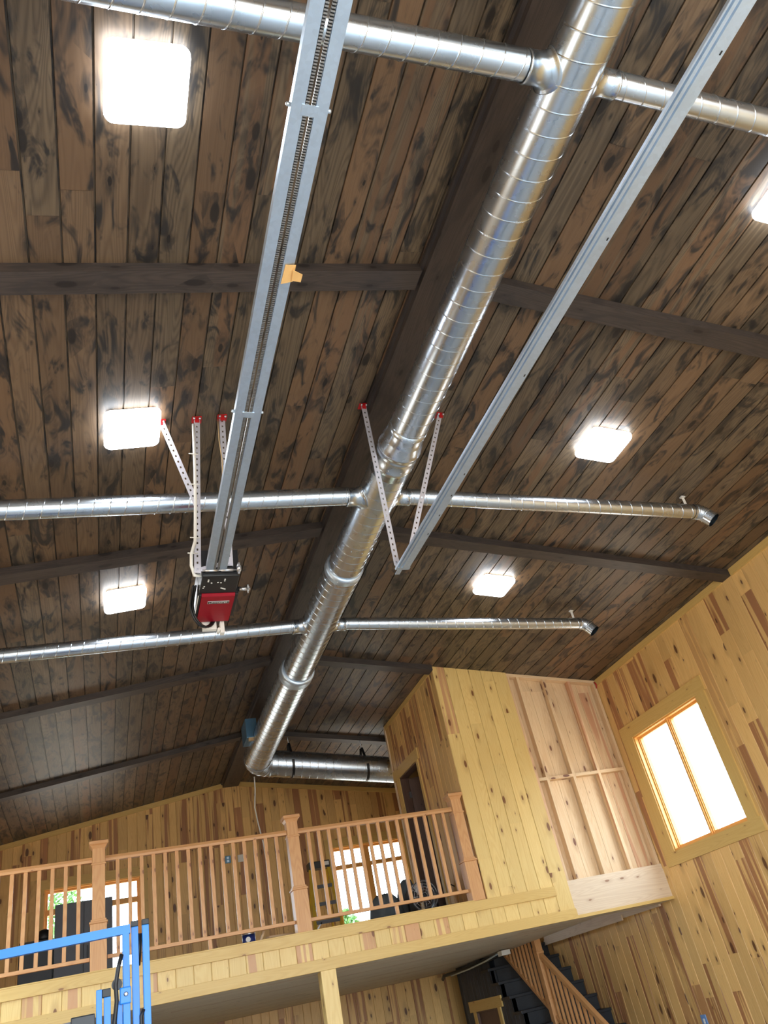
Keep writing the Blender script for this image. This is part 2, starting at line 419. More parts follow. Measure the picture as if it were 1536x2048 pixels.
c.box(x - .02, x + .002, y1, 9.165, z0, z1); c.box(x - .02, x + .002, 7.32, y0, z0, z1)
c.build('window_casing', M['trim'], o)

# roof-line trims
def ztrim(x0, x1, y, n, h=.085): # trim along a slope on a wall facing -Y
    m = MB()
    m.hexa([(x0, y - .02, zc(x0) - h), (x1, y - .02, zc(x1) - h), (x1, y + .003, zc(x1) - h), (x0, y + .003, zc(x0) - h),
            (x0, y - .02, zc(x0) - .002), (x1, y - .02, zc(x1) - .002), (x1, y + .003, zc(x1) - .002), (x0, y + .003, zc(x0) - .002)])
    return struct(m.build('trim_%d' % n, M['trim']))
ztrim(XLW, XR - .15, YB, 1); ztrim(XR + .15, 5.9, YB, 2)
RY = [3.070, 6.184, 9.258, 12.09]           # rafter faces nearest the camera
RWID, RDROP = .16, .075
for n, (a, b) in enumerate(((YF, RY[0] - .01), (RY[0] + RWID + .01, RY[1] - .01), (RY[1] + RWID + .01, YL))):
    m = MB(); m.box(XW - .02, XW + .003, a, b, zc(XW) - .085, zc(XW) - .002); struct(m.build('trim_%d' % (3 + n), M['trim']))

# ------------------------------------------------------------------ beams
m = MB(); m.box(XR - .142, XR + .142, YF, YB, 5.85, 5.97)
m.box(XR - .17, XR - .142, YF, YB, 5.895, 5.945); m.box(XR + .142, XR + .17, YF, YB, 5.895, 5.945)
tag(m.build('ridge_beam', M['beam']), 'wide dark ridge beam running along the peak above the main duct', 'beam')
pos = ['nearest the camera', 'second from the camera, above the motor', 'third from the camera, in line with the loft front', 'fourth from the camera, deep over the loft']
for i, y in enumerate(RY):
    for side in (-1, 1):
        xa = XR + side * .172; xb = (XLW if side < 0 else (XW if i < 2 else (4.2 if i == 2 else 5.9)))
        m = MB(); p = []
        for dz in (-RDROP, .004):
            for xx, yy in ((xa, y), (xb, y), (xb, y + RWID), (xa, y + RWID)): p.append((xx, yy, zc(xx) + dz))
        if side < 0: p = [p[k] for k in (1, 0, 3, 2, 5, 4, 7, 6)]
        m.hexa(p, .13 + .17 * i + .05 * side)
        e = MB()
        o = m.build('rafter_beam', M['beam'])
        tag(o, 'dark boxed rafter beam on the %s ceiling slope, %s' % ('left' if side < 0 else 'right', pos[i]), 'beam', 'rafter beams under the ceiling')

# ------------------------------------------------------------------ ceiling lights
def rounded(w, h, r, n=5):
    P = []
    for cx, cy, a in ((w / 2 - r, h / 2 - r, 0), (-w / 2 + r, h / 2 - r, 90), (-w / 2 + r, -h / 2 + r, 180), (w / 2 - r, -h / 2 + r, 270)):
        for k in range(n + 1):
            t = math.radians(a + 90 * k / n); P.append((cx + r * math.cos(t), cy + r * math.sin(t)))
    return P
def make_light(side, label):
    x, y = XR + side * 2.0, 2.01
    o = thing('ceiling_light', label, 'ceiling light', (x, y, zc(x)), 'square ceiling lights')
    U = Vector((1, 0, -side * SL)).normalized(); N = Vector((U.z, 0, -U.x)); Vv = Vector((0, 1, 0)); O = Vector(o.location)
    b = MB(); rows = []
    for s_, d_ in ((.33, 0), (.345, .004), (.345, .02)): rows.append([O + U * p[0] + Vv * p[1] + N * d_ for p in rounded(s_, s_, .03)])
    b.grid(rows, True, False, (True, True)); b.build('base_plate', M['white'], o)
    b = MB(); rows = []
    for s_, d_ in ((.365, .018), (.385, .024), (.39, .04), (.385, .056), (.37, .068), (.33, .076), (.2, .080)): rows.append([O + U * p[0] + Vv * p[1] + N * d_ for p in rounded(s_, s_, .045 * s_ / .38)])
    b.grid(rows, True, True, (True, True)); b.build('diffuser', M['lamp'], o)
    return o
l0 = make_light(-1, 'lit square ceiling light at upper left, the largest of the left row')
dup(l0, (0, 2.48, 0), 'lit square ceiling light of the left row beside the braced hanger strut')
dup(l0, (0, 5.02, 0), 'lit square ceiling light of the left row just left of the red motor')
r0 = make_light(1, 'lit square ceiling light cut off by the right edge of the photo')
dup(r0, (0, 2.49, 0), 'lit square ceiling light of the right row above the middle branch duct')
dup(r0, (0, 5.01, 0), 'lit square ceiling light of the right row between the two open duct outlets')

# ------------------------------------------------------------------ main duct
def DX(y): return 2.172 + .0022 * y
DZ = 5.44
def dp(y): return Vector((DX(y), y, DZ))
md = thing('main_duct', 'large galvanised spiral duct hung under the ridge, with elbow over the loft', 'duct', (DX(5), 5, DZ))
b = MB(); b.spiral(dp(YF + .02), dp(4.28), .147, n=56); b.build('duct_section', M['duct'], md)
b = MB(); b.spiral(dp(4.62), dp(6.3), .166, n=56); b.build('duct_section', M['duct'], md)
b = MB(); b.spiral(dp(6.3), dp(8.68), .182, n=56); b.build('duct_section', M['duct'], md)
b = MB(); b.spiral(dp(8.78), dp(11.9), .205, n=56); b.build('duct_section', M['duct'], md)
b = MB()
b.lathe(dp(4.16), dp(5), [(0, .1475), (0, .1505), (.06, .1515), (.13, .1525), (.135, .1555), (.15, .1555), (.2, .169), (.235, .172), (.24, .175), (.262, .175), (.268, .171), (.3, .1705), (.305, .1725), (.315, .1705), (.42, .1705), (.425, .1735), (.435, .1705), (.53, .17), (.53, .166)], 56, (False, False))
b.build('reducer_collar', M['duct'], md)
b = MB(); b.lathe(dp(6.22), dp(7), [(0, .166), (0, .185), (.1, .186), (.1, .181)], 48, (False, False)); b.build('joint_band', M['galv'], md)
b = MB(); b.lathe(dp(8.62), dp(9), [(0, .182), (0, .2), (.03, .209), (.17, .209), (.17, .203)], 48, (False, False)); b.build('joint_band', M['galv'], md)
# gored elbow and cross run to the closet
HZ = -.165
e0 = dp(11.9); pe = []
hd = Vector((1, 0, HZ)).normalized()
rc = .235
for k in range(6):
    t = (PI / 2) * k / 5
    pe.append(e0 + Vector((0, 1, 0)) * rc * math.sin(t) + hd * rc * (1 - math.cos(t)))
b = MB(); b.tube([e0 - Vector((0, .02, 0))] + pe + [pe[-1] + hd * .06], .207, 56, (False, False), False)
for k, p in enumerate(pe):
    dd = (Vector((0, 1, 0)) * math.cos(PI / 2 * k / 5) + hd * math.sin(PI / 2 * k / 5))
    b.lathe(p - dd * .007, p + dd, [(0, .206), (.002, .212), (.012, .212), (.014, .206)], 56, (False, False))
b.build('elbow', M['duct'], md)
hs = pe[-1] + hd * .05; he = hs + hd * ((XW - .03 - hs.x) / hd.x)
b = MB(); b.spiral(hs, he, .2, n=56); b.build('cross_section', M['duct'], md)
for xx in (2.75, 3.93):
    p = hs + hd * ((xx - hs.x) / hd.x); b = MB()
    zt = zc(xx)
    # saddle strap round the duct, two sides meeting at a wire to the ceiling
    ring = [p + Vector((0, math.cos(t), math.sin(t))) * .2055 for t in [PI * (k / 24) + PI for k in range(25)]]
    rows = [[q - Vector((.02, 0, 0)) for q in ring], [q + Vector((.02, 0, 0)) for q in ring]]
    b.grid(rows, False, True)
    b.bar(p + Vector((0, -.2055, 0)), p + Vector((0, -.03, .33)), .04, .003, (0, 1, 0)); b.bar(p + Vector((0, .2055, 0)), p + Vector((0, .03, .33)), .04, .003, (0, 1, 0))
    o = b.build('hanger_strap', M['black'], md)
    w_ = MB(); w_.tube([p + Vector((0, 0, .32)), (p.x, p.y, zt - .002)], .004, 6); w_.build('hanger_wire', M['galv'], o)
# screws at collars
for yy, rr in ((4.2, .15), (4.55, .17), (5.75, .166), (6.27, .186)):
    for a in (205, 240, 275, 310, 340):
        d_ = Vector((math.cos(math.radians(a)), 0, math.sin(math.radians(a)))); p = dp(yy) + d_ * rr
        b = MB(); b.lathe(p, p + d_, [(0, .006), (.005, .005), (.006, .002)], 8); b.build('screw', M['alum'], md)
# side box on the far end
b = MB(); bx = Vector((1.985, 11.15, 5.52))
b.box(1.90, 2.06, 10.95, 11.35, 5.44, 5.72, .006); o = tag(b.build('damper_box', M['blued']), 'small blue grey sheet metal box on the left side of the main duct end', 'box')
b = MB(); b.box(1.93, 2.05, 10.945, 11.0, 5.40, 5.44); b.build('cardboard_strip', M['card'], o)

# ------------------------------------------------------------------ branch ducts
def branch(y, side, x1, r, label, nozzle=True, z0=5.43, sl=.054, mr=.15):
    xs = DX(y) + side * (mr - .02); D = Vector((side, 0, -sl)).normalized()
    A = Vector((xs, y, z0)); L = (x1 - xs) * side / abs(D.x); B = A + D * L
    o = thing('branch_duct', label, 'duct', tuple(A), 'branch ducts teed off the main duct')
    b = MB(); b.spiral(A + D * .115, B, r, n=36, pitch=.115, hand=side); b.build('duct_pipe', M['duct'], o)
    b = MB(); rows = []; n = 44; ax_ = Vector((DX(y), y, z0))
    for R_, off in ((r + .034, .001), (r + .033, .005), (r + .022, .006), (r + .012, .014), (r + .005, .032), (r + .003, .05), (r + .003, None), (r + .006, 1), (r + .006, 2), (r, 3)):
        ring = []
        for q in range(n):
            t = 2 * PI * q / n; cy, cz = R_ * math.cos(t), R_ * math.sin(t)
            if off is not None and off < 1: xx = math.sqrt(max(0, mr * mr - min(mr, abs(cz + z0 - sl * mr - DZ)) ** 2)) + off
            else: xx = mr + .10 + {None: 0, 1: .001, 2: .011, 3: .013}[off]
            ring.append((ax_.x + side * xx, y + cy, z0 + cz - sl * xx))
        rows.append(ring)
    b.grid(rows, True, True); b.build('tee_collar', M['duct'], o)
    if nozzle:
        b = MB(); pts = []; rc = .11; up = (Vector((-D.z * side, 0, abs(D.x))) * .92 + Vector((0, 1, 0)) * .36).normalized()
        for k in range(5):
            t = math.radians(64) * k / 4
            pts.append(B + D * rc * math.sin(t) - up * rc * (1 - math.cos(t)))
        ed = D * math.cos(math.radians(64)) - up * math.sin(math.radians(64))
        b.tube([B - D * .03] + pts + [pts[-1] + ed * .085], r + .004, 32, (False, False), False)
        for k, p in enumerate(pts):
            t = math.radians(64) * k / 4; dd = D * math.cos(t) - up * math.sin(t)
            b.lathe(p - dd * .004, p + dd, [(0, r + .003), (.002, r + .008), (.007, r + .008), (.009, r + .003)], 32, (False, False))
        el = b.build('outlet_elbow', M['duct'], o)
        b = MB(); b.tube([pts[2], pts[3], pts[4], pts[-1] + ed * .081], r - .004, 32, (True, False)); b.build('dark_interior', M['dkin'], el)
        # damper blade seen in the mouth
        q = pts[-1] + ed * .03; b = MB(); b.bar(q - Vector((0, r - .01, 0)), q + Vector((0, r - .01, 0)), .004, .03, ed); b.build('damper_blade', M['galv'], el)
        hx = B - D * .06
        b = MB(); b.bar((hx.x, y, hx.z + r - .01), (hx.x, y, zc(hx.x) - .001), .03, .004, (0, 1, 0)); b.box(hx.x - .022, hx.x + .022, y - .018, y + .018, zc(hx.x) - .012, zc(hx.x) + .002); b.build('hanger_strap', M['white'], o)
    return o
XE = 5.43
branch(1.51, -1, -1.1, .075, 'left branch duct nearest the camera, crossing the top left above the rail', z0=5.437, mr=.147)
branch(1.51, 1, XE, .066, 'right branch duct nearest the camera, passing behind the plain rail top', z0=5.437, mr=.147)
branch(5.07, -1, -1.1, .076, 'left branch duct behind the hanger struts, second from the camera', mr=.166)
branch(5.07, 1, XE, .069, 'right branch duct behind the V hanger, ending in an open elbow', mr=.166)
branch(7.45, -1, -1.1, .074, 'left branch duct just below the red motor, farthest from the camera', mr=.182)
branch(7.45, 1, XE, .067, 'right branch duct nearest the closet, ending in a small open elbow', mr=.182)

# ------------------------------------------------------------------ openers
def perforated(mb, A, B, w=.042, face=(0, -1, 0), lip=.02, pitch=.05, hole=.011):
    """slotted angle: flat web with square holes facing `face`, and a plain flange folded back"""
    A = Vector(A); B = Vector(B); L = (B - A).length; d = (B - A) / L; n = Vector(face); n = (n - d * n.dot(d)).normalized(); s_ = d.cross(n)
    P = lambda a, t: A + s_ * a + d * t
    h = w / 2; k = hole / 2; N = int(L / pitch); p = L / N
    for i in range(N):
        t0, t1 = i * p, (i + 1) * p; c0, c1 = t0 + p / 2 - hole * .8, t0 + p / 2 + hole * .8
        for q in (((-h, t0), (-k, t0), (-k, t1), (-h, t1)), ((k, t0), (h, t0), (h, t1), (k, t1)), ((-k, t0), (k, t0), (k, c0), (-k, c0)), ((-k, c1), (k, c1), (k, t1), (-k, t1))):
            mb.face([P(*x_) for x_ in q])
    mb.face([P(-h, 0), P(-h, L), P(-h, L) - n * lip, P(-h, 0) - n * lip])
def strut(name, A, B, parent, face=(0, -1, -.6)):
    b = MB(); perforated(b, A, B, face=face); o = b.build(name, M['strut'], parent, solid=.0025)
    return o
def rail_pt(x0, x1, y): return x0 + (x1 - x0) * (y - 1.0) / 3.5
# left opener with motor
op = thing('garage_door_opener', 'garage door opener with chain rail and red motor hung from perforated struts', 'door opener', (.69, 4.5, 4.39))
RZ = 4.39; ya, yb_ = YF + .02, 4.47
def LX(y, dx): return rail_pt(.667, .690, y) + dx
def channel(mb, fx, a, b_, y0, y1, z0, z1, t=.003, web='l'):
    """C-channel: flat bottom flange a..b_, web on one side"""
    def q(dx0, dx1, zz0, zz1):
        mb.hexa([(fx(y0, dx0), y0, zz0), (fx(y0, dx1), y0, zz0), (fx(y1, dx1), y1, zz0), (fx(y1, dx0), y1, zz0), (fx(y0, dx0), y0, zz1), (fx(y0, dx1), y0, zz1), (fx(y1, dx1), y1, zz1), (fx(y1, dx0), y1, zz1)])
    q(a, b_, z0, z0 + t); q(a, b_, z1 - t, z1)
    if web == 'l': q(a, a + t, z0 + t, z1 - t)
    else: q(b_ - t, b_, z0 + t, z1 - t)
b = MB(); channel(b, LX, -.066, -.020, ya, yb_, RZ, RZ + .038); channel(b, LX, .020, .066, ya, yb_, RZ, RZ + .038, web='r')
rl = b.build('rail', M['galv'], op)
for yy in (-.6, 1.372, 2.95):
    b = MB(); b.box(LX(yy, -.03), LX(yy, .03), yy - .02, yy + .02, RZ - .003, RZ, .001); sp_ = b.build('rail_spacer', M['galv'], rl)
    for s_ in (-1, 1):
        b = MB(); b.lathe((LX(yy, s_ * .066), yy, RZ + .02), (LX(yy, s_ * .084), yy, RZ + .02), [(0, .008), (.012, .008), (.015, .004)], 8); b.build('rail_bolt', M['galv'], rl)
b = MB()
yy = ya + .05
while yy < 4.55:
    for dx in (-.0115, .0115):
        x = LX(yy, dx); b.box(x - .0065, x + .0065, yy, yy + .0055, RZ + .001, RZ + .010)
    yy += .0105
b.build('chain', M['chain'], op)
b = MB(); [b.hexa([(LX(y_, a_), y_, RZ + .009 + h_) for h_ in (0, .004) for y_, a_ in ((ya, c_ - .0065), (ya, c_ + .0065), (yb_ + .1, c_ + .0065), (yb_ + .1, c_ - .0065))]) for c_ in (-.0115, .0115)]; b.build('chain_backing', M['black'], op)
b = MB(); b.hexa([(.703, 2.02, RZ - .004), (.745, 2.01, RZ - .008), (.748, 2.10, RZ - .004), (.70, 2.12, RZ - .003), (.703, 2.02, RZ - .001), (.742, 2.02, RZ - .001), (.742, 2.10, RZ - .001), (.703, 2.11, RZ - .001)])
b.hexa([(.735, 2.03, RZ - .02), (.775, 2.04, RZ - .03), (.775, 2.08, RZ - .028), (.74, 2.09, RZ - .012), (.735, 2.03, RZ - .017), (.775, 2.04, RZ - .027), (.775, 2.08, RZ - .025), (.74, 2.09, RZ - .009)])
b.build('torn_tape', M['tape'], rl)
# chassis and red cover
b = MB(); b.box(.60, .845, 4.50, 4.732, 4.36, 4.56, .006); ch = b.build('motor_chassis', M['black'], op)
for px, py in ((.645, 4.55), (.645, 4.57), (.668, 4.59), (.71, 4.585), (.73, 4.59), (.752, 4.565), (.752, 4.545), (.62, 4.655), (.625, 4.635)):
    b = MB(); b.lathe((px, py, 4.361), (px, py, 4.35), [(0, .006), (.003, .0055), (.0045, .003)], 10); b.build('chassis_bolt', M['white'], ch)
b = MB(); b.bar((.735, 4.655, 4.357), (.768, 4.675, 4.357), .008, .004); b.build('chassis_label', M['white'], ch)
b = MB(); prof = [(4.735, 4.36), (4.75, 4.345), (5.12, 4.345), (5.15, 4.365), (5.15, 4.555), (4.735, 4.555)]
rows = [[(x, p[0], p[1]) for p in prof] for x in (.618, .842)]
b.grid(rows, True, False, (True, True)); cv = b.build('motor_cover', M['red'], op)
b = MB(); b.box(.842, .866, 4.74, 5.06, 4.352, 4.555, .004); b.build('end_plate', M['black'], cv)
b = MB(); b.box(.600, .6175, 4.74, 5.10, 4.352, 4.555, .004); b.build('end_plate', M['black'], cv)  # black plate added over the left side face to hide its pink sheen
b = MB(); b.box(.596, .6, 4.76, 5.0, 4.352, 4.362); b.build('edge_highlight_strip', M['white'], cv)  # highlight along the cover's left edge, painted as a white strip
b = MB(); b.box(.664, .812, 4.815, 4.85, 4.342, 4.3455, .001); npl = b.build('nameplate', M['alum'], cv)
b = MB(); b.box(.669, .807, 4.820, 4.845, 4.3412, 4.3425); b.build('nameplate_field', M['black'], npl)
cu = bpy.data.curves.new('nameplate_lettering', 'FONT'); cu.body = 'LIFTMASTER'; cu.size = .0235; cu.align_x = 'CENTER'; cu.align_y = 'CENTER'; cu.extrude = .0004
to = bpy.data.objects.new('tmp_text', cu); C.objects.link(to); bpy.context.view_layer.update()
me = bpy.data.meshes.new_from_object(to.evaluated_get(bpy.context.evaluated_depsgraph_get())); bpy.data.objects.remove(to)
me.transform(Matrix.Rotation(PI, 4, 'X')); me.materials.clear(); me.materials.append(M['white'])
lo = bpy.data.objects.new('nameplate_lettering', me); C.objects.link(lo); lo.parent = cv; lo.location = Vector((.738, 4.8325, 4.3408)) - Vector((.69, 4.5, 4.39))
b = MB(); b.lathe((.60, 4.485, 4.395), (.83, 4.485, 4.395), [(0, .008), (.02, .008), (.021, .012), (.095, .012), (.096, .006), (.12, .006), (.121, .012), (.2, .012), (.201, .006), (.23, .006)], 14); b.build('drive_shaft', M['alum'], op)
b = MB()
b.lathe((.822, 4.48, 4.40), (.85, 4.48, 4.40), [(0, .02), (.006, .03), (.02, .03), (.028, .02)], 16)
for k in range(8):
    a = 2 * PI * k / 8; p = Vector((.836, 4.48 + .034 * math.cos(a), 4.40 + .034 * math.sin(a))); b.box(p.x - .006, p.x + .006, p.y - .006, p.y + .006, p.z - .006, p.z + .006)
b.build('sprocket', M['alum'], op)
b = MB(); b.lathe((.815, 4.83, 4.44), (.90, 4.83, 4.44), [(0, .06), (.02, .06), (.022, .012), (.06, .012), (.061, .018), (.085, .018)], 20)
bb = b.build('clutch_pulley', M['black'], op)
b = MB(); b.lathe((.87, 4.72, 4.38), (.945, 4.72, 4.38), [(0, .013), (.05, .013), (.051, .009), (.075, .009)], 14)
for k in range(6):
    a = 2 * PI * k / 6; b.tube([(.925, 4.72, 4.38), (.925 + .006, 4.72 + .03 * math.cos(a), 4.38 + .03 * math.sin(a))], .005, 8)
b.build('release_knob', M['alum'], op)
# cables at the left of the motor
b = MB()
for dx, rr in ((0, .009), (.015, .008)):
    pts = []
    for k in range(13):
        t = k / 12; a = PI * (1.0 + t)
        pts.append((.655 + dx + .085 * math.cos(a), 5.0 + .17 * t, 4.40 + .13 * math.sin(a) * 1.0 + .02))
    b.tube([(.575 + dx, 4.80, 4.46), (.57 + dx, 4.92, 4.44)] + pts, rr, 8)
b.build('power_cable', M['blackp'], op)
b = MB(); b.box(.66, .76, 5.15, 5.19, 4.30, 4.38, .004); b.lathe((.775, 5.15, 4.30), (.775, 5.23, 4.30), [(0, .011), (.07, .011), (.08, .005)], 10); b.box(.785, .815, 5.15, 5.2, 4.27, 4.36, .003); b.build('junction_box', M['white'], op)
sA = strut('hanger_strut', (.646, 4.47, 5.69), (.567, 4.47, 4.37), op)
sB = strut('diagonal_brace', (.387, 4.465, 5.65), (.596, 4.465, 4.905), op)
sC = strut('hanger_strut', (.835, 4.49, 5.72), (.782, 4.49, 4.43), op)
b = MB(); b.bar((.567, 4.48, 4.395), (.79, 4.48, 4.455), .03, .004, (0, 1, 0)); b.build('cross_bracket', M['strut'], op)
b = MB()
pts = [(.615, 4.455, 5.62), (.60, 4.45, 5.2), (.585, 4.45, 4.9), (.565, 4.45, 4.6), (.535, 4.45, 4.5), (.53, 4.46, 4.42), (.55, 4.5, 4.37), (.60, 4.53, 4.38)]
b.tube(pts, .011, 10); cd = b.build('white_conduit', M['white'], op)
for zz, xx in ((5.33, .60), (5.06, .59), (4.62, .567), (4.5, .545)):
    b = MB(); b.tube([(xx + .03, 4.44, zz), (xx - .035, 4.44, zz + .004)], .004, 6); b.build('zip_tie', M['white'], cd)
b = MB(); b.tube([(.805, 4.50, 5.72), (.795, 4.48, 5.5), (.802, 4.48, 5.3), (.785, 4.48, 5.05), (.80, 4.5, 4.95)], .004, 6); b.build('control_wire', M['card'], op)
def foot(x, y, z, parent, rot=0, name='red_foot_bracket'):
    b = MB(); b.hexa([(x - .035, y - .03, z - .012), (x + .035, y - .03, z - .012), (x + .035, y + .03, z - .012), (x - .035, y + .03, z - .012), (x - .035, y - .03, zc(x - .035) + .002), (x + .035, y - .03, zc(x + .035) + .002), (x + .035, y + .03, zc(x + .035) + .002), (x - .035, y + .03, zc(x - .035) + .002)])
    b.box(x - .016, x + .016, y - .028, y - .022, z - .05, z - .005); o = b.build(name, M['redb'], parent); o['label'] = 'red painted foot bracket'
    for s_ in (.02, -.02):
        b = MB(); b.lathe((x + s_, y - .03, z - .02), (x + s_, y - .045, z - .02), [(0, .009), (.012, .008), (.014, .004)], 8); b.build('bracket_bolt', M['alum'], o)
for x in (.387, .646, .835): foot(x, 4.49, zc(x) - .004, op)
# header bracket by the door
b = MB(); b.box(.60, .74, YF + .0, YF + .03, RZ - .1, RZ + .12); b.build('header_bracket', M['galv'], op)

# right rail on its own
rr_ = thing('opener_rail', 'plain galvanised opener rail without motor, hung from a V of perforated struts', 'rail', (2.0, 4.5, RZ))
def RX(y, dx): return rail_pt(2.060, 2.008, y) + dx
b = MB()
prof = [(-.052, .014), (-.052, .0), (-.046, .0), (-.043, .012), (-.036, .012), (-.033, .0), (-.020, .0), (-.017, .010), (-.010, .010), (-.007, .0), (.045, .0), (.045, .04), (.0, .04)]
rows = [[(RX(y, p[0]), y, RZ + p[1] - .005) for p in prof] for y in (ya, 4.53)]
b.grid(rows, False, False); b.build('rail', M['galv'], rr_, solid=.003)
for yy in (.9, 1.7, 2.55, 3.4, 3.62, 3.84, 4.06):
    b = MB(); b.box(RX(yy, .028), RX(yy, .034), yy - .008, yy + .008, RZ - .0075, RZ - .0062); b.build('slot_hole', M['black'], rr_)
b = MB(); b.box(1.962, 2.062, 4.50, 4.53, RZ - .004, RZ + .05); b.box(1.975, 2.01, 4.53, 4.60, RZ - .002, RZ + .004); b.build('end_bracket', M['galv'], rr_)
strut('hanger_strut', (1.985, 4.47, 5.90), (1.960, 4.49, 4.40), rr_)
strut('hanger_strut', (2.66, 4.49, 5.86), (2.048, 4.50, 4.42), rr_)
foot(1.985, 4.49, zc(1.985) - .004, rr_); foot(2.66, 4.51, zc(2.66) - .004, rr_)
b = MB(); b.box(2.0, 2.12, YF, YF + .03, RZ - .1, RZ + .12); b.build('header_bracket', M['galv'], rr_)

# ------------------------------------------------------------------ loft
ZT, ZD, ZD2 = 2.697, 2.327, 2.255           # deck top, soffit at the front edge and at the back
HX, HY0, HY1 = 5.74, 9.62, 13.46            # stair opening: left edge, front and back
def zso(y): return ZD + (ZD2 - ZD) * (y - YL) / (YB - YL)
def slab(mb, x0, x1, y0, y1):
    mb.hexa([(x0, y0, zso(y0)), (x1, y0, zso(y0)), (x1, y1, zso(y1)), (x0, y1, zso(y1)), (x0, y0, ZT - .004), (x1, y0, ZT - .004), (x1, y1, ZT - .004), (x0, y1, ZT - .004)])
m = MB(); slab(m, XLW, HX, YL + .02, YB); slab(m, HX, XW, YL + .02, HY0); slab(m, HX, XW, HY1, YB)
struct(m.build('loft_floor', M['osb']))
m = MB(); n_ = 0
for x0, x1, y0, y1 in ((XLW, HX, YL + .02, YB), (HX, XW, YL + .02, HY0), (HX, XW, HY1, YB)):
    D = Vector((0, y1 - y0, zso(y1) - zso(y0))); Ls = D.length; D.normalize()
    boards(m, (0, y0, zso(y0) - .012), D, (1, 0, 0), Vector((0, D.z, -D.y)), 0, Ls, .14, K(x0), K(x1), seed=51 + n_, ch=.005, dep=.005, joint=(2, 4)); n_ += 1
struct(m.build('loft_underside_ceiling', M['under']))
# rim inside the stair opening
m = MB(); m.box(XW - .035, XW + .002, HY0, 12.95, 2.285, ZT); o = struct(m.build('trim_6', M['osb']))
m = MB(); m.box(XW - .055, XW - .034, HY0 + .9, 12.95, 2.26, 2.33); struct(m.build('trim_7', M['osb']))
# fascia: boards between two trims
m = MB(); boards(m, (0, YL - .002, 0), (1, 0, 0), (0, 0, 1), (0, -1, 0), XLW, 4.225, .1765, K(ZD + .005), K(ZT - .003), seed=61, joint=(3, 4))
struct(m.build('loft_fascia_wall', M['pine2']))
m = MB(); m.box(XLW, 5.10, YL - .026, YL + .002, 2.592, ZT, .003); m.box(XLW, 4.03, YL - .03, YL + .09, ZT - .002, ZT + .012, .003); struct(m.build('trim_8', M['trim']))
m = MB(); m.box(XLW, 5.30, YL - .026, YL + .02, ZD - .012, 2.425, .003); struct(m.build('trim_9', M['trim']))
# closet front (boards) and its side wall with doorway
XB, XS = 4.21, 5.30
m = MB(); boards(m, (0, YL - .002, 0), (1, 0, 0), (0, 0, 1), (0, -1, 0), XB, XS, .1765, K(ZD + .01), zc, seed=71, joint=(.7, 3.0))
m.box(XS - .004, XS + .0, YL, YL + .03, ZD + .01, zc(XS)); struct(m.build('closet_front_wall', M['pine2']))
DOY = (10.57, 11.39, ZT, 4.735); YE = 11.63
m = MB(); boards(m, (XB, 0, 0), (0, 1, 0), (0, 0, 1), (-1, 0, 0), YL, YE, .142, K(ZT), K(zc(XB)), (DOY,), seed=73, joint=(1.5, 3.5), ch=.01, dep=.008)
struct(m.build('closet_side_wall', M['pine']))
m = MB(); boards(m, (0, YE, 0), (1, 0, 0), (0, 0, 1), (0, 1, 0), XB, HX, .142, K(ZT), zc, seed=75); struct(m.build('closet_back_wall', M['pine']))
m = MB(); boards(m, (HX - .02, 0, 0), (0, 1, 0), (0, 0, 1), (-1, 0, 0), YL + .12, YE, .142, K(ZT), K(zc(HX)), seed=76); struct(m.build('closet_inner_wall', M['pine']))
m = MB(); m.box(XB - .012, XB + .0, YL + .1, YE, zc(XB) - .07, zc(XB) - .002); struct(m.build('trim_10', M['trim']))
m = MB(); m.box(XB - .014, XB + .09, YE - .03, YE + .02, ZT, zc(XB) - .004); struct(m.build('trim_11', M['osb']))
# closet door
m = MB(); a, b_, z0, z1 = DOY
m.box(XB - .004, XB + .12, a, a + .018, z0, z1); m.box(XB - .004, XB + .12, b_ - .018, b_, z0, z1); m.box(XB - .004, XB + .12, a, b_, z1 - .018, z1)
do = struct(m.build('door_1', M['brown']))
m = MB(); m.box(XB - .02, XB + .002, a - .12, b_ + .22, z1, z1 + .155); m.box(XB - .018, XB + .002, a - .07, a, z0, z1); m.box(XB - .018, XB + .002, b_, b_ + .12, z0, z1); m.build('door_casing', M['trim'], do)
m = MB(); m.hexa([(XB + .12, b_ - .03, z0 + .01), (XB + .80, b_ - .30, z0 + .01), (XB + .81, b_ - .26, z0 + .01), (XB + .13, b_ + .01, z0 + .01), (XB + .12, b_ - .03, z1 - .03), (XB + .80, b_ - .30, z1 - .03), (XB + .81, b_ - .26, z1 - .03), (XB + .13, b_ + .01, z1 - .03)])
m.build('door_leaf', M['brown'], do)
m = MB()
for zz in (4.42, 3.7, 2.95): m.box(XB + .085, XB + .115, b_ - .05, b_ - .015, zz, zz + .09)
m.build('hinge', M['alum'], do)
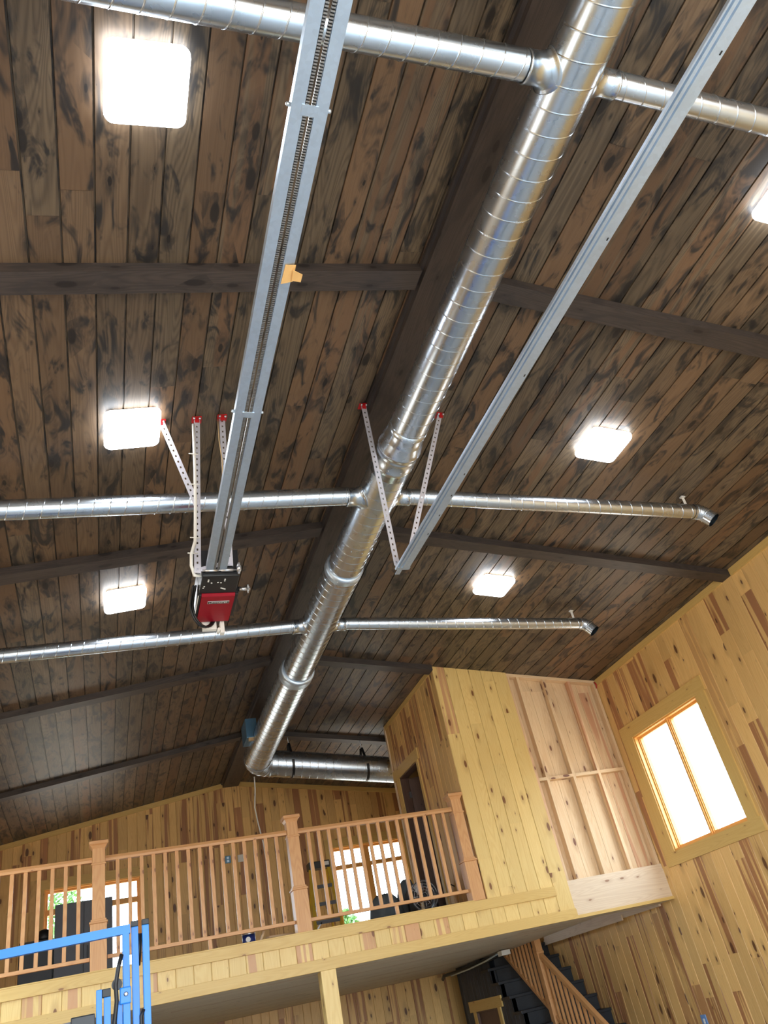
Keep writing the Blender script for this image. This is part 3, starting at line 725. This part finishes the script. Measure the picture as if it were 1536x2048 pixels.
# open stud partition right of the closet front
st = bpy.data.objects.new('stud_partition_wall', None); C.objects.link(st); st.location = (6.0, YL, ZT); st['kind'] = 'structure'
m = MB(); boards(m, (0, YL + .115, 0), (1, 0, 0), (0, 0, 1), (0, -1, 0), XS - .02, XW, .19, K(ZT), zc, seed=81, joint=(2, 4), ch=.002, dep=.003); m.build('backing_boards', M['stud'], st)
for i, x in enumerate((5.305, 5.455, 5.855, 6.245, 6.65)):
    m = MB(); m.hexa([(x, YL + .02, ZT + .035), (x + .04, YL + .02, ZT + .035), (x + .04, YL + .11, ZT + .035), (x, YL + .11, ZT + .035), (x, YL + .02, zc(x) - .03), (x + .04, YL + .02, zc(x + .04) - .03), (x + .04, YL + .11, zc(x + .04) - .03), (x, YL + .11, zc(x) - .03)], .1 + i * .19)
    m.build('stud', M['stud'], st)
for a, b_ in ((5.345, 5.455), (5.495, 5.855), (5.895, 6.245), (6.285, 6.65)):
    m = MB(); m.box(a, b_, YL + .018, YL + .11, 3.94, 3.98, 0, a * .37 % 1); m.build('blocking', M['stud'], st)
m = MB(); m.box(XS, XW, YL + .01, YL + .11, ZT - .03, ZT + .035); m.build('bottom_plate', M['osb'], st)
m = MB(); m.hexa([(XS, YL + .015, zc(XS) - .045), (XW, YL + .015, zc(XW) - .045), (XW, YL + .11, zc(XW) - .045), (XS, YL + .11, zc(XS) - .045), (XS, YL + .015, zc(XS) - .003), (XW, YL + .015, zc(XW) - .003), (XW, YL + .11, zc(XW) - .003), (XS, YL + .11, zc(XS) - .003)]); m.build('top_plate', M['stud'], st)
m = MB(); m.box(XS, XW, YL + .004, YL + .022, ZD + .022, ZT - .03); m.build('rim_board', M['osb'], st)
m = MB(); m.box(XS, XW, YL - .012, YL + .03, ZD - .012, ZD + .022); m.build('edge_strip', M['trim'], st)
m = MB(); m.tube([(6.66, YL - .01, 5.2), (6.675, YL - .02, 5.16), (6.66, YL - .02, 5.10)], [.008, .012, .006], 8); tag(m.build('red_tag', M['redb']), 'tiny red tag in the ceiling corner above the stud partition', 'tag')

# support post
m = MB(); m.box(2.135, 2.30, YL - .02, YL + .14, 0, ZD - .012, .004)
tag(m.build('support_post', M['pine2']), 'square yellow pine post holding up the loft front beam', 'post')

# railings
YRL = YL + .065
def newel(x, label):
    o = thing('newel_post', label, 'post', (x, YRL, ZT), 'newel posts along the loft edge')
    m = MB(); m.box(x - .08, x + .08, YRL - .08, YRL + .08, ZT + .002, 3.13, .004); m.build('plinth', M['rail'], o)
    m = MB(); m.box(x - .09, x + .09, YRL - .09, YRL + .09, 3.13, 3.15, .006); m.box(x - .076, x + .076, YRL - .076, YRL + .076, 3.15, 3.17, .004); m.build('plinth_moulding', M['rail'], o)
    m = MB(); m.box(x - .064, x + .064, YRL - .064, YRL + .064, 3.17, 3.89, .003); m.build('shaft', M['rail'], o)
    m = MB(); m.box(x - .073, x + .073, YRL - .073, YRL + .073, 3.69, 3.71, .005); m.build('neck_moulding', M['rail'], o)
    m = MB(); rows = []
    for h_, z in ((.066, 3.855), (.082, 3.885), (.096, 3.895), (.096, 3.925), (.08, 3.935), (.02, 3.95)): rows.append([(x - h_, YRL - h_, z), (x + h_, YRL - h_, z), (x + h_, YRL + h_, z), (x - h_, YRL + h_, z)])
    m.grid(rows, True, False, (True, True)); m.build('cap', M['rail'], o)
    return o
n1 = newel(-.06, 'square capped newel post on the loft edge behind the blue lift'); dup(n1, (2.09, 0, 0), 'square capped newel post at the middle of the loft railing'); dup(n1, (4.165, 0, 0), 'square capped newel post standing against the closet corner')
def railing(x0, x1, label, xs):
    o = thing('railing_section', label, 'railing', ((x0 + x1) / 2, YRL, ZT), 'loft railing sections')
    m = MB(); rows = [[(x, YRL + a, z) for a, z in ((-.03, 3.725), (.03, 3.725), (.034, 3.75), (.024, 3.778), (-.024, 3.778), (-.034, 3.75))] for x in (x0, x1)]
    m.grid(rows, True, False, (True, True)); m.build('handrail', M['rail'], o)
    m = MB(); m.box(x0 + .018, x1 - .018, YRL - .022, YRL + .022, 2.805, 2.84, .003); m.build('bottom_rail', M['rail'], o)
    m = None; b0 = None
    for x in xs:
        if b0 is None:
            m = MB(); m.box(x - .0185, x + .0185, YRL - .0185, YRL + .0185, 2.838, 3.728, .002); b0 = m.build('baluster', M['rail'], o); bx0 = x
        else:
            c = b0.copy(); C.objects.link(c); c.parent = o; c.location = (x - bx0, 0, 0)
    xm = (x0 + x1) / 2 + .05
    m = MB(); m.box(xm - .0185, xm + .0185, YRL - .0185, YRL + .0185, ZT + .012, 2.807, .002); m.build('support_block', M['rail'], o)
    return o
def spread(a, b, n): return [a + (b - a) * (k + 1) / (n + 1) for k in range(n)]
railing(-2.30, -.126, 'stained loft railing section at far left, behind the blue lift rail', spread(-2.30, -.126, 16))
railing(.006, 1.964, 'stained loft railing section between the left and middle newel posts', spread(.006, 1.964, 15))
railing(2.096, 4.039, 'stained loft railing section between the middle newel post and the closet', spread(2.096, 4.039, 15))

# ------------------------------------------------------------------ stairs under the loft
stx = thing('staircase', 'dark stained staircase rising along the right wall under the loft', 'staircase', (6.07, 11.5, 0))
TY, TZ, RUN, RISE = 12.65, 2.107, .27, .2
SX0, SX1 = 5.45, XW - .006
tr0 = None
for k in range(-10, 3):
    y, z = TY + RUN * k, TZ + RISE * k
    m = MB(); m.box(SX0, SX1, y, y + .30, z - .038, z, .006, (k * .173) % 1); m.build('tread', M['tread'], stx)
    m = MB(); m.box(SX0 + .03, SX1, y + .03, y + .05, max(0.005, z - RISE), z - .038, 0, (k * .31) % 1); m.build('riser', M['tread'], stx)
m = MB()
for k in range(-10, 3):
    y, z = TY + RUN * k, TZ + RISE * k
    y1_ = y + RUN + .03
    top = lambda u, zz=z: zz - .04
    ops = ()
    if y1_ > 12.64 and y + .03 < 13.5: ops = ((12.65, 13.5, 0, 1.6),)
    boards(m, (SX0 + .03, 0, 0), (0, 1, 0), (0, 0, 1), (-1, 0, 0), y + .03, y1_, .135, K(0), top, ops, seed=90 + k, joint=(4, 5), backing=False)
    for a, b_ in ((y + .03, y1_),):
        for c0, c1 in ((max(a, 0), min(b_, 12.65)), (max(a, 13.5), b_)):
            if c1 > c0: m.box(SX0 + .036, SX0 + .1, c0, c1, 0, z - .04)
        c0, c1 = max(a, 12.65), min(b_, 13.5)
        if c1 > c0: m.box(SX0 + .036, SX0 + .1, c0, c1, 1.6, z - .04)
boards(m, (SX0 + .03, 0, 0), (0, 1, 0), (0, 0, 1), (-1, 0, 0), TY + RUN * 3 + .03, 14.0, .135, K(0), K(2.25), ((12.65, 13.5, 0, 1.6),), seed=97, joint=(4, 5))
m.box(SX0 + .03, XW - .004, 13.97, 14.03, 0, 2.25)
struct(m.build('stair_side_wall', M['dark']))
m = MB(); m.box(SX0 + .012, SX0 + .09, 12.65, 12.67, 0, 1.6); m.box(SX0 + .012, SX0 + .09, 13.48, 13.5, 0, 1.6); m.box(SX0 + .012, SX0 + .09, 12.67, 13.48, 1.58, 1.6); m.box(SX0 + .05, SX0 + .085, 12.672, 13.478, .01, 1.578)
o = struct(m.build('door_2', M['brown']))
m = MB(); m.box(SX0 + .006, SX0 + .03, 12.45, 13.74, 1.6, 1.745); m.box(SX0 + .008, SX0 + .03, 12.55, 12.65, 0, 1.6); m.box(SX0 + .008, SX0 + .03, 13.5, 13.62, 0, 1.6); m.build('door_casing', M['trim'], o)
# stair railing
XRS = 5.80
def nose(y): return TZ + (y - TY) * RISE / RUN
sr = thing('stair_railing', 'stained stair railing with square newel under the loft', 'railing', (XRS, 11.5, 1.3))
def stair_newel(y, z0, z1):
    m = MB(); m.box(XRS - .05, XRS + .05, y - .05, y + .05, z0, z1, .003)
    o = m.build('newel_post', M['rail'], sr)
    m = MB()
    for z in (z0 + .3, z1 - .22): m.box(XRS - .058, XRS + .058, y - .058, y + .058, z, z + .03, .005)
    m.build('newel_moulding', M['rail'], o)
stair_newel(11.55, nose(11.55) - .02, 2.34); stair_newel(9.86, .02, 1.10)
for nm, ya_, yb2_, off, w, h in (('handrail', 9.91, 11.5, .84, .06, .055), ('bottom_rail', 9.91, 11.5, .10, .045, .04), ('handrail', 11.6, 12.15, .84, .06, .055), ('bottom_rail', 11.6, 13.0, .10, .045, .04)):
    if nm == 'handrail' and ya_ > 11: continue
    m = MB(); m.bar((XRS, ya_, nose(ya_) + off), (XRS, yb2_, nose(yb2_) + off), w, h); m.build(nm, M['rail'], sr)
for y in [9.91 + .12 * (k + .6) for k in range(13)]:
    m = MB(); m.box(XRS - .016, XRS + .016, y - .016, y + .016, nose(y) + .10, nose(y) + .83); m.build('baluster', M['rail'], sr)
for y in [11.6 + .12 * (k + .6) for k in range(10)]:
    zt_ = min(nose(y) + .83, 2.62)
    m = MB(); m.box(XRS - .016, XRS + .016, y - .016, y + .016, nose(y) + .10, zt_); m.build('baluster', M['rail'], sr)
# conduits along the soffit
m = MB(); m.tube([(5.40, 14.5, 2.15), (5.36, 14.3, 2.19), (5.38, 13.6, 2.185), (5.40, 12.9, 2.19), (5.43, 12.45, 2.215), (5.46, 12.04, 2.235)], .026, 12); o = tag(m.build('black_conduit', M['blackp']), 'black conduit run along the loft soffit above the dark wall', 'conduit')
m = MB(); m.tube([(5.37, 14.0, 2.16), (5.36, 13.2, 2.17), (5.38, 12.5, 2.205), (5.40, 12.05, 2.245)], .012, 10); m.build('grey_pipe', M['galv'], o)
m = MB(); m.box(5.38, 5.52, 11.86, 12.005, 2.205, 2.268, .005); tag(m.build('junction_box', M['white']), 'small white box at the end of the soffit conduit by the stairs', 'box')
# blue switch plate
m = MB(); m.box(XW - .012, XW + .0, 9.50, 9.60, .96, 1.09, .004); o = tag(m.build('switch_plate', plain('blue_plastic', (110, 150, 205), .4)), 'small blue box on the lower right wall under the window', 'switch')
m = MB(); m.box(XW - .016, XW - .011, 9.535, 9.565, 1.0, 1.05, .002); m.build('toggle', M['white'], o)

# ------------------------------------------------------------------ things on the loft
YC = 12.5
def cabinet(name, x0, x1, y0, y1, z1, label, mat, doors):
    o = thing(name, label, 'cabinet', ((x0 + x1) / 2, (y0 + y1) / 2, ZT))
    m = MB(); m.box(x0, x1, y0 + .02, y1, ZT + .004, z1, .006); m.build('body', mat, o)
    w = (x1 - x0) / doors
    for k in range(doors):
        m = MB(); m.box(x0 + k * w + .004, x0 + (k + 1) * w - .004, y0, y0 + .02, ZT + .06, z1 - .02, .004); d = m.build('door', mat, o)
        hx = x0 + (k + 1) * w - .05 if k == 0 else x0 + k * w + .05
        h = MB(); h.box(hx - .008, hx + .008, y0 - .02, y0 + .001, ZT + .5, ZT + .66, .003); h.build('handle', M['black'], d)
    return o
cabinet('storage_cabinet', -.635, .10, 12.48, 13.0, 3.915, 'tall grey metal cabinet on the loft in front of the left window', M['cab'], 2)
cabinet('low_cabinet', -1.06, -.645, 12.48, 13.05, 3.52, 'low black cabinet on the loft left of the tall grey cabinet', M['black'], 1)
m = MB(); rows = []
for r_, z in ((.10, 3.522), (.11, 3.56), (.105, 3.60), (.08, 3.645), (.04, 3.665)): rows.append([(-.77 + r_ * math.cos(2 * PI * k / 20), 12.7 + r_ * math.sin(2 * PI * k / 20), z) for k in range(20)])
m.grid(rows, True, True, (True, True)); o = tag(m.build('hard_hat', M['blackp']), 'small black dome shaped object on top of the low black cabinet', 'hat')
m = MB(); m.lathe((-.77, 12.69, 3.523), (-.77, 12.69, 3.6), [(0, .125), (.006, .125)], 20); m.build('brim', M['blackp'], o)
# stepladder
lad = thing('stepladder', 'yellow stepladder with black top cap on the loft beside the right window', 'stepladder', (3.36, 13.8, ZT))
def lrail(x0, x1, y0, y1, w, nm, mat):
    m = MB(); m.bar((x0, y0, ZT + .003), (x1, y1, 4.06), w, .03, (0, 1, 0)); return m.build(nm, mat, lad)
lrail(3.10, 3.215, 13.55, 13.78, .05, 'side_rail', M['yellow']); lrail(3.60, 3.53, 13.55, 13.78, .05, 'side_rail', M['yellow'])
lrail(3.13, 3.24, 14.3, 13.88, .03, 'rear_leg', M['yellow']); lrail(3.58, 3.51, 14.3, 13.88, .03, 'rear_leg', M['yellow'])
m = MB(); m.box(3.19, 3.55, 13.72, 13.93, 4.06, 4.17, .01); cap = m.build('top_cap', M['black'], lad)
m = MB(); m.box(3.44, 3.53, 13.713, 13.721, 4.09, 4.15); m.build('cap_label', M['white'], cap)
for k in range(4):
    z = 2.98 + k * .265; t = (z - ZT) / (4.06 - ZT)
    xa = 3.10 + .115 * t; xb = 3.60 - .07 * t; y = 13.55 + .23 * t
    m = MB(); m.box(xa + .02, xb - .02, y - .04, y + .04, z, z + .025); m.box(xa + .02, xb - .02, y - .042, y - .036, z - .03, z + .025); s_ = m.build('step', M['cab'], lad)
    m = MB(); m.bar((xa + .02, y - .04, z - .09), (xa + .10, y - .04, z - .005), .02, .004, (0, 1, 0)); m.build('step_brace', M['alum'], s_)
# drum fan
fx, fy, fz, fr = 3.815, 10.40, 2.965, .175
fan = thing('drum_fan', 'round floor fan with wire guard beside the closet door', 'fan', (fx, fy, ZT))
m = MB(); m.lathe((fx, fy - .11, fz), (fx, fy + .11, fz), [(0, fr), (.0, fr + .012), (.02, fr + .004), (.2, fr + .004), (.22, fr + .012), (.22, fr)], 40, (False, False)); m.build('drum', M['cab'], fan)
m = MB()
for k in range(5):
    r_ = .035 + k * .034; m.tube([(fx + r_ * math.cos(2 * PI * i / 28), fy - .115, fz + r_ * math.sin(2 * PI * i / 28)) for i in range(29)], .0028, 6)
for k in range(12): a = 2 * PI * k / 12; m.tube([(fx + .03 * math.cos(a), fy - .113, fz + .03 * math.sin(a)), (fx + fr * math.cos(a), fy - .113, fz + fr * math.sin(a))], .0028, 6)
m.build('wire_guard', M['alum'], fan)
m = MB(); m.lathe((fx, fy - .09, fz), (fx, fy + .08, fz), [(0, .03), (.02, .05), (.17, .05)], 20); m.build('hub', M['black'], fan)
for k in range(4):
    m = MB(); a = 2 * PI * k / 4 + .3; u = Vector((math.cos(a), 0, math.sin(a))); v = Vector((-math.sin(a), 0, math.cos(a))); O = Vector((fx, fy - .03, fz))
    P = [O + u * .045 - v * .02 + Vector((0, -.01, 0)), O + u * .15 - v * .055 + Vector((0, -.03, 0)), O + u * .155 + v * .05 + Vector((0, .03, 0)), O + u * .045 + v * .03 + Vector((0, .02, 0))]
    m.face(P); m.build('blade', M['alum'], fan, solid=.003)
m = MB()
for s_ in (-1, 1): m.tube([(fx + s_ * (fr + .02), fy, fz), (fx + s_ * (fr + .02), fy, ZT + .02), (fx + s_ * (fr + .02), fy - .18, ZT + .015)], .012, 8); m.tube([(fx + s_ * (fr + .02), fy, ZT + .02), (fx + s_ * (fr + .02), fy + .13, ZT + .015)], .012, 8)
m.tube([(fx - fr - .02, fy - .17, ZT + .015), (fx + fr + .02, fy - .17, ZT + .015)], .012, 8); m.build('stand', M['black'], fan)
# crumpled tarp heaps
def heap(cx, cy, rx, ry, h, seed, label):
    R = random.Random(seed); m = MB(); rows = []; n = 28
    ph = [R.uniform(0, 6.28) for _ in range(6)]
    for j in range(9):
        t = j / 8; z = ZT + .004 + h * math.sin(t * PI / 2) ** .9; s_ = math.cos(t * PI / 2) ** .75 if j < 8 else .03
        ring = []
        for k in range(n):
            a = 2 * PI * k / n; w = 1 + .10 * math.sin(3 * a + ph[0] + 2 * t) + .07 * math.sin(7 * a + ph[1] - 3 * t) + .05 * math.sin(11 * a + ph[2])
            ring.append((cx + rx * s_ * w * math.cos(a) + .08 * h * t, cy + ry * s_ * w * math.sin(a), z + .02 * math.sin(5 * a + ph[3]) * t * (1 - t) * 4))
        rows.append(ring)
    m.grid(rows, True, True, (True, True)); return tag(m.build('tarp_heap', M['cloth']), label, 'tarp')
heap(3.42, 10.80, .23, .17, .43, 3, 'dark crumpled tarp heap in front of the right window')
heap(3.85, 11.08, .16, .10, .60, 5, 'taller dark bag heap behind the round fan')
# paint can and wood scraps on the deck edge
can = thing('paint_can', 'blue labelled paint can on the loft edge under the railing', 'can', (1.48, 9.66, ZT))
m = MB(); m.lathe((1.48, 9.66, ZT + .002), (1.48, 9.66, 3), [(0, .07), (.004, .073), (.012, .07), (.125, .07), (.133, .074), (.14, .074), (.141, .066), (.134, .064)], 32); m.build('body', M['alum'], can)
m = MB(); m.lathe((1.48, 9.66, ZT + .016), (1.48, 9.66, 3), [(0, .0708), (0, .0714), (.104, .0714), (.104, .0708)], 32, (False, False)); lb = m.build('label_band', M['canb'], can)
m = MB(); m.lathe((1.462, 9.5912, ZT + .07), (1.46, 9.58, ZT + .07), [(0, .026), (.003, .026)], 18); m.build('label_disc', M['white'], lb)
m = MB(); m.lathe((1.485, 9.66, ZT + .134), (1.485, 9.66, 3), [(0, .062), (.003, .06)], 28); m.build('lid', M['galv'], can)
for k, (x0, y0, x1, y1, z0_, z1_) in enumerate(((1.66, 9.62, 2.02, 9.80, .012, .012), (1.66, 9.66, 2.0, 9.86, .036, .036), (1.68, 9.64, 2.0, 9.82, .060, .07), (1.58, 9.60, 1.64, 9.60, .015, .12))):
    m = MB(); m.bar((x0, y0, ZT + z0_), (x1, y1, ZT + z1_), .06, .02, (0, 0, 1), .2 * k)
    tag(m.build('wood_offcut', M['stud']), ['pale wood offcut at the bottom of the small pile by the paint can', 'pale wood offcut in the middle of the small pile by the paint can', 'pale wood offcut on top of the small pile by the paint can', 'short grey offcut leaning against the small pile beside the paint can'][k], 'offcut', 'wood offcuts by the paint can')
# outlets on the back wall and hanging cord
for i, (x, z) in enumerate(((2.028, 4.61), (2.25, 4.60))):
    m = MB(); m.box(x - .05, x + .05, YB - .012, YB + .0, z - .06, z + .06, .003); o = tag(m.build('wall_outlet', M['blued'] if i == 0 else M['white']), ['grey cover plate on the back wall, left of the white one', 'white outlet plate on the back wall above the loft railing'][i], 'outlet')
    m = MB(); m.box(x - .02, x + .02, YB - .016, YB - .011, z - .045, z - .008, .002); m.box(x - .02, x + .02, YB - .016, YB - .011, z + .008, z + .045, .002); m.build('socket', M['white'] if i else M['galv'], o)
m = MB(); m.tube([(2.19, 12.3, 5.27), (2.20, 12.4, 5.1), (2.175, 12.45, 4.85), (2.20, 12.45, 4.62), (2.25, 12.45, 4.3), (2.27, 12.45, 4.0)], .010, 8); tag(m.build('hanging_cord', M['white']), 'white cord hanging from the main duct elbow in front of the back wall', 'cord')
m = MB(); m.tube([(XB - .004, 10.20, 3.0), (XB - .04, 10.22, 3.03), (XB - .05, 10.27, 2.99), (XB - .03, 10.33, 2.93)], .008, 8); tag(m.build('loose_wire', M['blackp']), 'loose black wire poking out of the closet side wall', 'wire')

# ------------------------------------------------------------------ blue lift
ly = 5.2
lf = thing('scissor_lift', 'blue painted lift with folded guardrail at lower left', 'lift', (-.5, ly + .4, 0))
Z0 = 1.25
m = MB(); m.bar((-1.35, ly - .02, 2.42), (.135, ly, 2.465), .04, .045); m.build('top_rail', M['blue'], lf)
for x0, x1, y, z1, capc in ((.092, .130, ly, 2.47, None), (.142, .180, ly + .03, 2.475, 1), (.200, .238, ly + .02, 2.475, 1)):
    m = MB(); m.box(x0, x1, y - .02, y + .02, Z0, z1, .004); o = m.build('guard_post', M['blue'], lf)
    if capc: m = MB(); m.box(x0 - .001, x1 + .001, y - .021, y + .021, z1, z1 + .03, .004); m.build('end_cap', M['blackp'], o)
m = MB(); m.box(.075, .135, ly - .032, ly - .02, 2.10, 2.18, .006); o = m.build('hinge_plate', M['blue'], lf)
m = MB(); m.lathe((.108, ly - .032, 2.145), (.108, ly - .045, 2.145), [(0, .012), (.008, .011), (.012, .006)], 12); m.build('hinge_bolt', M['alum'], o)
m = MB(); m.box(-.045, -.015, ly - .03, ly + .03, Z0, 2.19, .003); m.box(-.006, .030, ly - .02, ly + .02, Z0, 2.15, .003); m.box(.06, .09, ly - .01, ly + .02, Z0, 2.12, .003); m.build('latch_channel', M['blue'], lf)
m = MB(); m.box(-.015, .03, ly - .02, ly + .02, 2.15, 2.19, .004); m.lathe((.062, ly - .03, 2.20), (.062, ly + .02, 2.20), [(0, .028), (.03, .028), (.04, .02)], 16); m.build('latch', M['blackp'], lf)
m = MB(); m.tube([(.088, ly - .03, 2.34), (.07, ly - .04, 2.28), (.055, ly - .04, 2.2), (.06, ly - .035, 2.12), (.045, ly - .03, 2.0), (.04, ly - .03, 1.8)], .011, 8); m.tube([(.19, ly + .05, 2.44), (.185, ly + .06, 2.36), (.175, ly + .06, 2.28)], .014, 8); m.tube([(.185, ly, 1.3), (.185, ly, 2.03), (.2, ly, 2.06)], .009, 8); m.build('safety_strap', M['blackp'], lf)
m = MB(); m.bar((-1.35, ly, 2.02), (-.06, ly, 2.06), .03, .025); m.build('mid_rail', M['cab'], lf)
m = MB(); m.box(-.17, -.05, ly - .04, ly + .05, 1.90, 2.085, .006); m.build('control_box', M['black'], lf)
m = MB(); m.box(-1.4, .25, ly - .05, ly + .75, Z0 - .08, Z0, .01); m.build('platform', M['cab'], lf)
m = MB()
for x in (-1.36, .20): m.box(x, x + .04, ly + .70, ly + .74, Z0, 1.78, .004)
m.box(-1.36, -1.32, ly - .02, ly + .02, Z0, 2.42); m.bar((-1.34, ly + .72, 1.76), (.22, ly + .72, 1.76), .04, .04); m.bar((-1.34, ly, 1.7), (-1.34, ly + .72, 1.7), .04, .04); m.build('rear_guardrail', M['blue'], lf)
m = MB()
for k in range(3):
    z0 = .42 + k * .25; z1 = z0 + .25
    for y in (ly + .1, ly + .6): m.bar((-1.3, y, z0), (.15, y, z1), .04, .06); m.bar((-1.3, y + .045, z1), (.15, y + .045, z0), .04, .06)
m.build('scissor_arms', M['blue'], lf)
m = MB(); m.box(-1.35, .2, ly, ly + .7, .12, .42, .02); m.build('chassis', M['blue'], lf)
for x in (-1.15, .0):
    for y in (ly - .03, ly + .65):
        m = MB(); m.lathe((x, y, .16), (x, y + .1, .16), [(0, .11), (.01, .158), (.09, .158), (.1, .11)], 28); m.build('wheel', M['rub'], lf)

# ------------------------------------------------------------------ trees outside the back windows
def tree(x, y, h, r, seed, label):
    R = random.Random(seed); o = thing('tree', label, 'tree', (x, y, -.1))
    m = MB(); m.tube([(x, y, -.1), (x + .05, y, h * .4), (x, y, h * .8)], [.14, .1, .03], 10); m.build('trunk', M['bark'], o)
    m = MB()
    for _ in range(2600):
        a = R.uniform(0, 6.283); zz = R.random(); rr = r * math.sqrt(R.random()) * (1.05 - zz) ** .6
        c = Vector((x + rr * math.cos(a), y + rr * math.sin(a), h * .25 + zz * h * .75))
        n = Vector((R.uniform(-1, 1), R.uniform(-1, 1), R.uniform(-1, 1))).normalized(); u = n.orthogonal().normalized(); v = n.cross(u); s_ = R.uniform(.05, .1)
        m.face([c - u * s_, c - v * s_ * .5, c + u * s_, c + v * s_ * .5])
    f = m.build('foliage', M['leaf'], o); f['kind'] = 'stuff'
tree(-1.0, 22.0, 6.3, 1.3, 5, 'green tree outside behind the left back window')
tree(6.0, 22.5, 4.4, 1.2, 6, 'green tree top outside at the foot of the right back window')

# ------------------------------------------------------------------ daylight, camera
w = bpy.data.worlds.new('sky'); bpy.context.scene.world = w; w.use_nodes = True
nt = w.node_tree; bg = nt.nodes['Background']; tc = nt.nodes.new('ShaderNodeTexCoord'); sx = nt.nodes.new('ShaderNodeSeparateXYZ'); rp = nt.nodes.new('ShaderNodeValToRGB')
mr = nt.nodes.new('ShaderNodeMapRange'); mr.inputs[1].default_value = -1; mr.inputs[2].default_value = 1
nt.links.new(tc.outputs['Generated'], sx.inputs[0]); nt.links.new(sx.outputs[2], mr.inputs[0]); nt.links.new(mr.outputs[0], rp.inputs[0]); nt.links.new(rp.outputs[0], bg.inputs[0])
e = rp.color_ramp.elements; e[0].position = .47; e[0].color = (.40, .38, .34, 1); e[1].position = .52; e[1].color = (.78, .90, 1, 1)
x_ = e.new(1.0); x_.color = (.56, .76, 1, 1)
bg.inputs[1].default_value = 12.5
def portal(name, loc, rot, sx_, sy_):
    l = bpy.data.lights.new(name, 'AREA'); l.shape = 'RECTANGLE'; l.size = sx_; l.size_y = sy_; l.cycles.is_portal = True
    o = bpy.data.objects.new(name, l); C.objects.link(o); o.location = loc; o.rotation_euler = rot
portal('doorway_sky_portal', ((DO[0] + DO[1]) / 2, YF - .15, DO[3] / 2), (PI / 2, 0, 0), DO[1] - DO[0], DO[3])
portal('window_sky_portal', (XW + .2, (WW[0] + WW[1]) / 2, (WW[2] + WW[3]) / 2), (0, PI / 2, 0), WW[3] - WW[2], WW[1] - WW[0])
for q in (WL, WR): portal('window_sky_portal', ((q[0] + q[1]) / 2, YB + .2, (q[2] + q[3]) / 2), (-PI / 2, 0, 0), q[1] - q[0], q[3] - q[2])
cam = bpy.data.cameras.new('camera'); co = bpy.data.objects.new('camera', cam); C.objects.link(co)
pitch, yaw, roll, fpx = .5660, .4107, -.2306, 1562.6
fw = Vector((math.sin(yaw) * math.cos(pitch), math.cos(yaw) * math.cos(pitch), math.sin(pitch)))
rg = Vector((math.cos(yaw), -math.sin(yaw), 0)); up = rg.cross(fw)
r2 = rg * math.cos(roll) + up * math.sin(roll); u2 = -rg * math.sin(roll) + up * math.cos(roll)
co.matrix_world = Matrix(((r2.x, u2.x, -fw.x, 0), (r2.y, u2.y, -fw.y, 0), (r2.z, u2.z, -fw.z, 1.75), (0, 0, 0, 1)))
cam.sensor_fit = 'VERTICAL'; cam.sensor_height = 36; cam.sensor_width = 27; cam.lens = fpx / 2048 * 36; cam.clip_start = .05
sc = bpy.context.scene; sc.camera = co
sc.cycles.max_bounces = 8; sc.cycles.diffuse_bounces = 4; sc.cycles.glossy_bounces = 3; sc.cycles.transmission_bounces = 3; sc.cycles.transparent_max_bounces = 8; sc.cycles.caustics_reflective = False; sc.cycles.caustics_refractive = False
sc.view_settings.view_transform = 'Standard'; sc.view_settings.look = 'None'; sc.view_settings.gamma = 1; sc.view_settings.exposure = 0
